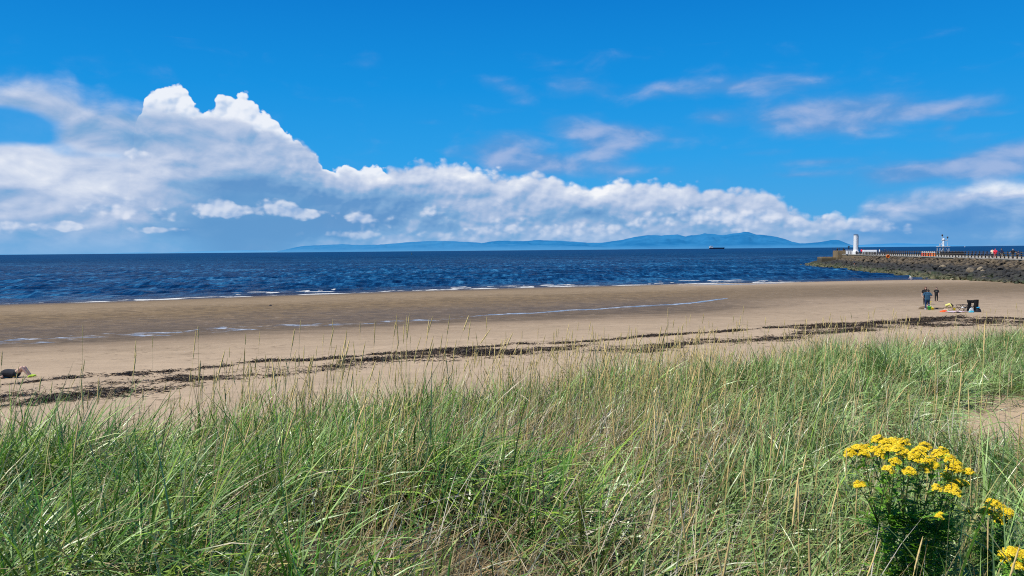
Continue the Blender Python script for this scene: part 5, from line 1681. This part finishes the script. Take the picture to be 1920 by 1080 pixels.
# teal towel bundle and paper cup beside the sunbather
bpn = at(9, 709)
def mound(name, loc, size, mat, label, cat, seed=1, parent=None, n=22):
    """a soft crumpled heap resting on the ground"""
    r = np.random.default_rng(seed)
    vs, fs = [], []
    rings = 7
    for i in range(rings):
        t = i / (rings - 1)
        for k in range(n):
            w = 2 * math.pi * k / n
            rad = math.cos(t * math.pi / 2) ** 0.6 * (1 + r.normal(0, .05)) if i < rings - 1 else 0.02
            vs.append((math.cos(w) * rad * size[0], math.sin(w) * rad * size[1], (t ** 0.75) * size[2] * (1 + r.normal(0, .06)) - 0.01))
    for i in range(rings - 1):
        for k in range(n): fs.append((i * n + k, i * n + (k + 1) % n, (i + 1) * n + (k + 1) % n, (i + 1) * n + k))
    fs.append(tuple(range((rings - 1) * n, rings * n)))
    mb = MB(); mb.add(vs, fs)
    o = mb.build(name, mat, parent, True)
    o.location = loc
    if label: tag(o, label, cat)
    return o
mound('folded_towel', bpn, (0.20, 0.14, 0.20), cloth('teal_towel', (0.02, 0.10, 0.15)), 'dark teal bundle lying against the sunbather', 'towel', 3)
cp = at(26, 709)
cr = empty('paper_cup', cp); tag(cr, 'white and yellow paper cup standing in front of the sunbather', 'cup')
t = MB(); t.lathe((0, 0, 0), [(0.045, 0), (0.062, 0.17), (0.066, 0.175), (0.060, 0.17), (0.044, 0.01)], 16); t.build('cup', m_wcap, cr, True)
t = MB(); t.lathe((0, 0, 0), [(0.0500, 0.045), (0.0605, 0.125)], 16, False); t.build('yellow_band', simple('yellow_print', (0.80, 0.52, 0.03), 0.6, 0.1, 30), cr, True)

# people on the pier
def on_pier(px, off): 
    x, y = pier_pt(px, off); return (x, y, DECK)
PIERG = 'people on the pier'
def pperson(px, off, H, face, label, top, legs, hair=None, arms='down', z=None, **kw):
    l = on_pier(px, off) if z is None else z
    b_ = kw.pop('bulk', 1.05)
    return person(l, face, H, label, standing_joints(H, b_, arms, kw.pop('lean', 0.0), kw.pop('step', 0.02)), top, legs, hair, b_, voxel=0.024, fingers=True, group=PIERG, **kw)
pperson(1866, 1.3, 1.72, 2.6, 'person in a bright red hooded coat at the pier fence', red, pink, red, 'front', coat=True, sleeves='long', bulk=1.3)
pperson(1860.5, 1.6, 1.74, 2.4, 'person in cream top and dark trousers left of the red coat', cream, black, darkh, 'front', sleeves='long', bulk=1.1)
pperson(1878, 2.2, 1.80, 1.5, 'person in navy jacket and beige trousers walking on the pier', navy, beige, brown, 'down', sleeves='long', bulk=1.15, step=0.08)
pperson(1899, 1.8, 1.70, 2.7, 'grey-haired person in black top with arms held wide on the pier', black, cloth('grey_trousers', (0.16, 0.16, 0.17)), grey_hair, 'wide', bulk=1.2)
pperson(1909.5, 1.6, 1.40, 1.8, 'smallest person at the right end of the pier, dark top and bare legs', navy, black, darkh, 'front', shorts=True)
pperson(1649, 3.0, 1.72, 1.4, 'person in a white shirt on the pier right of the white shelter', white, black, darkh, 'down', bulk=1.15)
pperson(1659.5, 2.6, 1.60, 1.4, 'person in dark clothes just behind the one in the white shirt', navy, black, darkh, 'down', sleeves='long')
pperson(1615.5, 3.2, 1.75, 2.2, 'person in a red jacket standing between lighthouse and white shelter', red, black, darkh, 'front', sleeves='long', bulk=1.2)
pperson(1620.5, 4.6, 1.72, 1.2, 'person in orange-red top partly hidden behind the white shelter', orange_c, navy, grey_hair, 'down', bulk=1.15)
hx_, hy_ = pier_pt(1591.5, 1.0)
pperson(0, 0, 1.45, 2.9, 'person in black perched on the roof of the white cabin', black, black, darkh, 'wide', z=(hx_, hy_, DECK + 1.39), sleeves='long')
for px, lab, hgt in ((1568, 'leftmost of the two dark figures on the raised pier head', 1.0), (1579.5, 'right one of the two dark figures on the raised pier head', 0.9)):
    q = Q(px, 470, 268.0)
    # seated on the wall top: legs hanging over the parapet
    H = 1.7
    J = {k: Vector(v) for k, v in dict(pel=(0, 0, .10), chest=(0, .03, .44), neck=(0, .05, .62), head=(0, .06, .78), hipl=(-.10, .02, .10), hipr=(.10, .02, .10), kneel=(-.14, .42, .30), kneer=(.14, .44, .26),
         ankl=(-.12, .62, .06), ankr=(.12, .64, .06), toel=(-.13, .80, .03), toer=(.13, .82, .03), shl=(-.19, .04, .56), shr=(.19, .04, .56), elbl=(-.25, .16, .36), elbr=(.25, .18, .36), wril=(-.16, .38, .32), wrir=(.16, .40, .30)).items()}
    person((q.x, 267.0, 5.15), 1.2 if hgt == 1.0 else -0.9, H, lab, J, black, navy, darkh, 1.05, sleeves='long', voxel=0.026, group=PIERG, shoes=bshoe)
# person scrambling over the boulders
q = Q(1602, 500, 219)
J = standing_joints(1.65, 1.05, 'wide', 0.06, 0.10)
person((q.x, 219, q.z + 0.15), 1.0, 1.65, 'person in grey top climbing over the rocks below the lighthouse', J, grey_top, orange_c, brown, 1.05, voxel=0.022, shorts=True, group='people on the rocks', shoes=wshoe)

# ------------------------------------------------------------------ things on the sand
m_green = simple('green_plastic', (0.05, 0.55, 0.08), 0.4, 0.08, 6); m_yellow = simple('yellow_plastic', (0.85, 0.68, 0.02), 0.4, 0.08, 6)
def bucket(px, py, s, mat, label, tilt=0.0):
    p = at(px, py)
    r_ = empty('toy_bucket', p, random.uniform(0, 3)); tag(r_, label, 'bucket', 'toy buckets on the sand')
    t = MB(); t.lathe((0, 0, 0), [(0.085 * s, 0), (0.125 * s, 0.23 * s), (0.135 * s, 0.235 * s), (0.132 * s, 0.25 * s), (0.118 * s, 0.245 * s), (0.08 * s, 0.02 * s)], 18); t.build('pail', mat, r_, True)
    t = MB(); t.tube([(0.13 * s * math.cos(a), 0.05 * s * math.sin(a) * 0.3, 0.235 * s + 0.13 * s * math.sin(a)) for a in np.linspace(0, math.pi, 11)], 0.008 * s, 6); t.build('handle', m_wcap, r_, True)
bucket(1742.3, 581.2, 1.2, m_green, 'large green toy bucket at the man\'s feet')
bucket(1748.6, 581.4, 0.85, m_yellow, 'yellow toy bucket just right of the green one')
bucket(1789.3, 582.4, 0.85, m_yellow, 'yellow toy bucket in front of the digging child')
p = at(1745.4, 579.5)
sp = empty('toy_spade', p); tag(sp, 'yellow long-handled spade stuck upright in the sand beside the man', 'spade')
t = MB(); t.tube([(0, 0, 0.2), (-0.02, 0, 0.62)], 0.018, 8); t.build('shaft', m_yellow, sp)
t = MB(); t.tube([(-0.09, 0, 0.64), (0.05, 0, 0.64)], 0.022, 8); t.build('grip', m_yellow, sp)
t = MB(); t.add([(-0.09, -0.01, 0.22), (0.09, -0.01, 0.22), (0.08, -0.03, 0.02), (0, -0.035, -0.05), (-0.08, -0.03, 0.02), (-0.09, 0.012, 0.22), (0.09, 0.012, 0.22), (0.08, -0.01, 0.02), (0, -0.015, -0.05), (-0.08, -0.01, 0.02)],
      [(0, 1, 2, 3, 4), (9, 8, 7, 6, 5), (0, 5, 6, 1), (1, 6, 7, 2), (2, 7, 8, 3), (3, 8, 9, 4), (4, 9, 5, 0)]); t.build('blade', m_yellow, sp)
m_dug = simple('damp_dug_sand', (0.15, 0.105, 0.065), 0.95, 0.3, 8, bump=0.5)
mound('sand_heap', at(1733, 579.5), (0.50, 0.28, 0.26), m_dug, 'small heap of damp dug sand left of the man', 'sand heap', 7)
mound('sand_heap', at(1757, 579.2), (0.62, 0.30, 0.12), m_dug, 'low dark ridge of dug sand in the man\'s shadow', 'sand heap', 9)
mound('sand_heap', at(1787, 577.5), (0.9, 0.30, 0.11), m_dug, 'low ridge of dug sand behind the yellow bucket', 'sand heap', 11)
mound('crumpled_cover', at(1770, 585), (0.33, 0.22, 0.15), simple('orange_nylon', (0.90, 0.10, 0.01), 0.6, 0.15, 8), 'crumpled bright orange cloth on the sand', 'cloth', 13)
mound('sand_toy', at(1777.5, 582.6), (0.10, 0.08, 0.09), simple('pale_green_plastic', (0.25, 0.55, 0.28), 0.5, 0.1, 8), 'small pale green sand toy under the digging child', 'toy', 15)
# picnic blanket
m_blk, g, b = material('striped_blanket')
o_ = g.obj(); xx, yy_, zz2 = g.sep(o_)
st_ = g.m('FRACT', xx * 2.2)
cc_ = g.mix(g.mapr(st_, 0.45, 0.55), (0.62, 0.60, 0.64), (0.62, 0.36, 0.38)); cc_ = g.mix(g.mapr(g.noise(o_, 4, 3, 0.6), 0.55, 0.65), cc_, (0.42, 0.44, 0.52))
g.put(b.inputs['Base Color'], cc_); b.inputs['Roughness'].default_value = 0.9
bl = at(1792, 585.3)
nx_, ny_ = 26, 14
bx = np.linspace(-0.85, 0.85, nx_); by2 = np.linspace(-0.55, 0.55, ny_)
BX, BY = np.meshgrid(bx, by2)
BZ = 0.02 + 0.06 * fbm(BX * 3 + 4, BY * 3, 3)
me = mesh_np('picnic_blanket', np.stack([BX.ravel(), BY.ravel(), BZ.ravel()], -1), grid_quads(ny_, nx_))
o = link('picnic_blanket', me, m_blk); o.location = bl; o.rotation_euler = (0, 0, 0.2)
tag(o, 'crumpled pale pink and grey blanket spread left of the camp chairs', 'blanket')
mound('dark_bag', at(1795, 586.6), (0.24, 0.13, 0.12), black, 'flat black bag at the front edge of the blanket', 'bag', 17)

m_frame = simple('dark_steel_tube', (0.02, 0.02, 0.022), 0.4, 0.15, 6)
def camp_chair(px, py, label, rz, hb=0.98, w=0.56):
    p = at(px, py)
    r_ = empty('camp_chair', p, rz); tag(r_, label, 'chair', 'folding chairs on the beach')
    h = w / 2
    t = MB(); t.box((0, 0.02, 0.40), (w, 0.50, 0.05), 0, 0.02); t.build('seat', black, r_)
    # sling back, slightly curved, hanging over the top rail
    v, f = [], []
    for i in range(9):
        tt = i / 8
        for j in range(7):
            s_ = j / 6 - 0.5
            v.append((s_ * w * (1.0 + 0.05 * math.sin(tt * 3)), -0.24 - 0.12 * tt - 0.05 * math.cos(s_ * math.pi), 0.10 + (hb - 0.10) * tt - 0.05 * (abs(s_) * 2) ** 3 * (tt == 1.0)))
    for i in range(8):
        for j in range(6): f.append((i * 7 + j, i * 7 + j + 1, i * 7 + 8 + j, i * 7 + 7 + j))
    n0 = len(v); v += [(a, b_ + 0.045, c_) for a, b_, c_ in v]
    f += [tuple(n0 + k for k in reversed(q)) for q in list(f)]
    t = MB(); t.add(v, f); t.build('backrest', black, r_, True)
    for sx_ in (-1, 1):
        t = MB(); t.tube([(sx_ * h, 0.30, 0.0), (sx_ * h, -0.26, 0.56)], 0.014, 6); t.build('leg', m_frame, r_)
        t = MB(); t.tube([(sx_ * h, -0.32, 0.0), (sx_ * h, 0.27, 0.56)], 0.014, 6); t.build('leg', m_frame, r_)
        t = MB(); t.box((sx_ * (h + 0.01), 0.0, 0.575), (0.05, 0.52, 0.035), 0, 0.01); t.build('armrest', m_frame, r_)
        t = MB(); t.tube([(sx_ * h * 0.98, -0.24, 0.40), (sx_ * h * 0.98, -0.35, hb)], 0.014, 6); t.build('back_frame', m_frame, r_)
    return r_
camp_chair(1812, 585, 'left of the two black camp chairs with their backs to the dunes', 0.25, 0.98, 0.30)
camp_chair(1827, 584.7, 'right, slightly taller of the two black camp chairs', -0.12, 1.04, 0.34)
# dark jacket slung between the two chair backs
v, f = [], []
pa, pb2 = Vector(at(1813, 584.8)), Vector(at(1826, 584.8))
for i in range(9):
    for j in range(6):
        q = pa.lerp(pb2, i / 8); sag = math.sin(i / 8 * math.pi)
        v.append((q.x, q.y - 0.02 + 0.03 * math.sin(i * 1.3 + j), q.z + 1.0 - 0.03 * sag - j * 0.052))
for i in range(8):
    for j in range(5): f.append((i * 6 + j, i * 6 + j + 1, i * 6 + 7 + j, i * 6 + 6 + j))
n0 = len(v); v += [(a, b_ + 0.03, c_) for a, b_, c_ in v]; f += [tuple(n0 + k for k in reversed(q)) for q in list(f)]
t = MB(); t.add(v, f); tag(t.build('jacket', black, None, True), 'black jacket slung between the backs of the two camp chairs', 'jacket')
# low folding recliner left of the chairs
p = at(1804.5, 584.2)
lr = empty('folding_lounger', p, 0.15); tag(lr, 'open thin-framed lounger with a white towel beside the black chairs', 'lounger')
t = MB()
for sy_ in (-0.26, 0.26):
    t.tube([(-0.42, sy_, 0.55), (-0.05, sy_, 0.12), (0.30, sy_, 0.0)], 0.016, 6); t.tube([(-0.42, sy_, 0.55), (0.30, sy_, 0.57)], 0.018, 6); t.tube([(0.25, sy_, 0.5), (-0.2, sy_, 0.0)], 0.016, 6)
t.tube([(-0.42, -0.26, 0.55), (-0.42, 0.26, 0.55)], 0.016, 6); t.tube([(0.30, -0.26, 0.57), (0.30, 0.26, 0.57)], 0.016, 6)
t.build('frame', m_frame, lr)
t = MB(); t.box((0.08, 0, 0.30), (0.42, 0.48, 0.03), 0, 0.01); t.build('seat', black, lr)
mound('white_towel', (p[0] + 0.02, p[1] - 0.08, p[2] + 0.315), (0.17, 0.16, 0.12), white, 'white towel heaped on the thin-framed lounger', 'towel', 19)
# bags between and beside the chairs
mound('beach_bag', at(1820.4, 585.2), (0.24, 0.16, 0.42), simple('white_teal_print', (0.62, 0.66, 0.66), 0.7, 0.35, 5), 'bulging white bag standing between the two black chairs', 'bag', 21)
mound('swim_towel', at(1821.2, 586.0), (0.22, 0.13, 0.17), simple('turquoise_cloth', (0.06, 0.42, 0.55), 0.8, 0.3, 8), 'turquoise towel crumpled in front of the white bag', 'towel', 23)
bb_ = at(1833.2, 585)
mound('beach_bag', bb_, (0.28, 0.18, 0.36), cloth('charcoal_canvas', (0.02, 0.022, 0.03)), 'black bag right of the taller camp chair', 'bag', 25)
mound('sun_hat', (bb_[0] - 0.03, bb_[1], bb_[2] + 0.34), (0.19, 0.17, 0.12), simple('bright_blue_cloth', (0.01, 0.28, 0.55), 0.6, 0.15, 8), 'bright blue hat lying on top of the black bag', 'hat', 27)
# a dark stone on the sand bar
sg = ground(507, 573.5)
mound('stone', (sg.x, sg.y, tz(sg.x, sg.y)), (0.14, 0.12, 0.15), m_hull, 'lone dark stone on the wet sandbar near the sea', 'stone', 29)
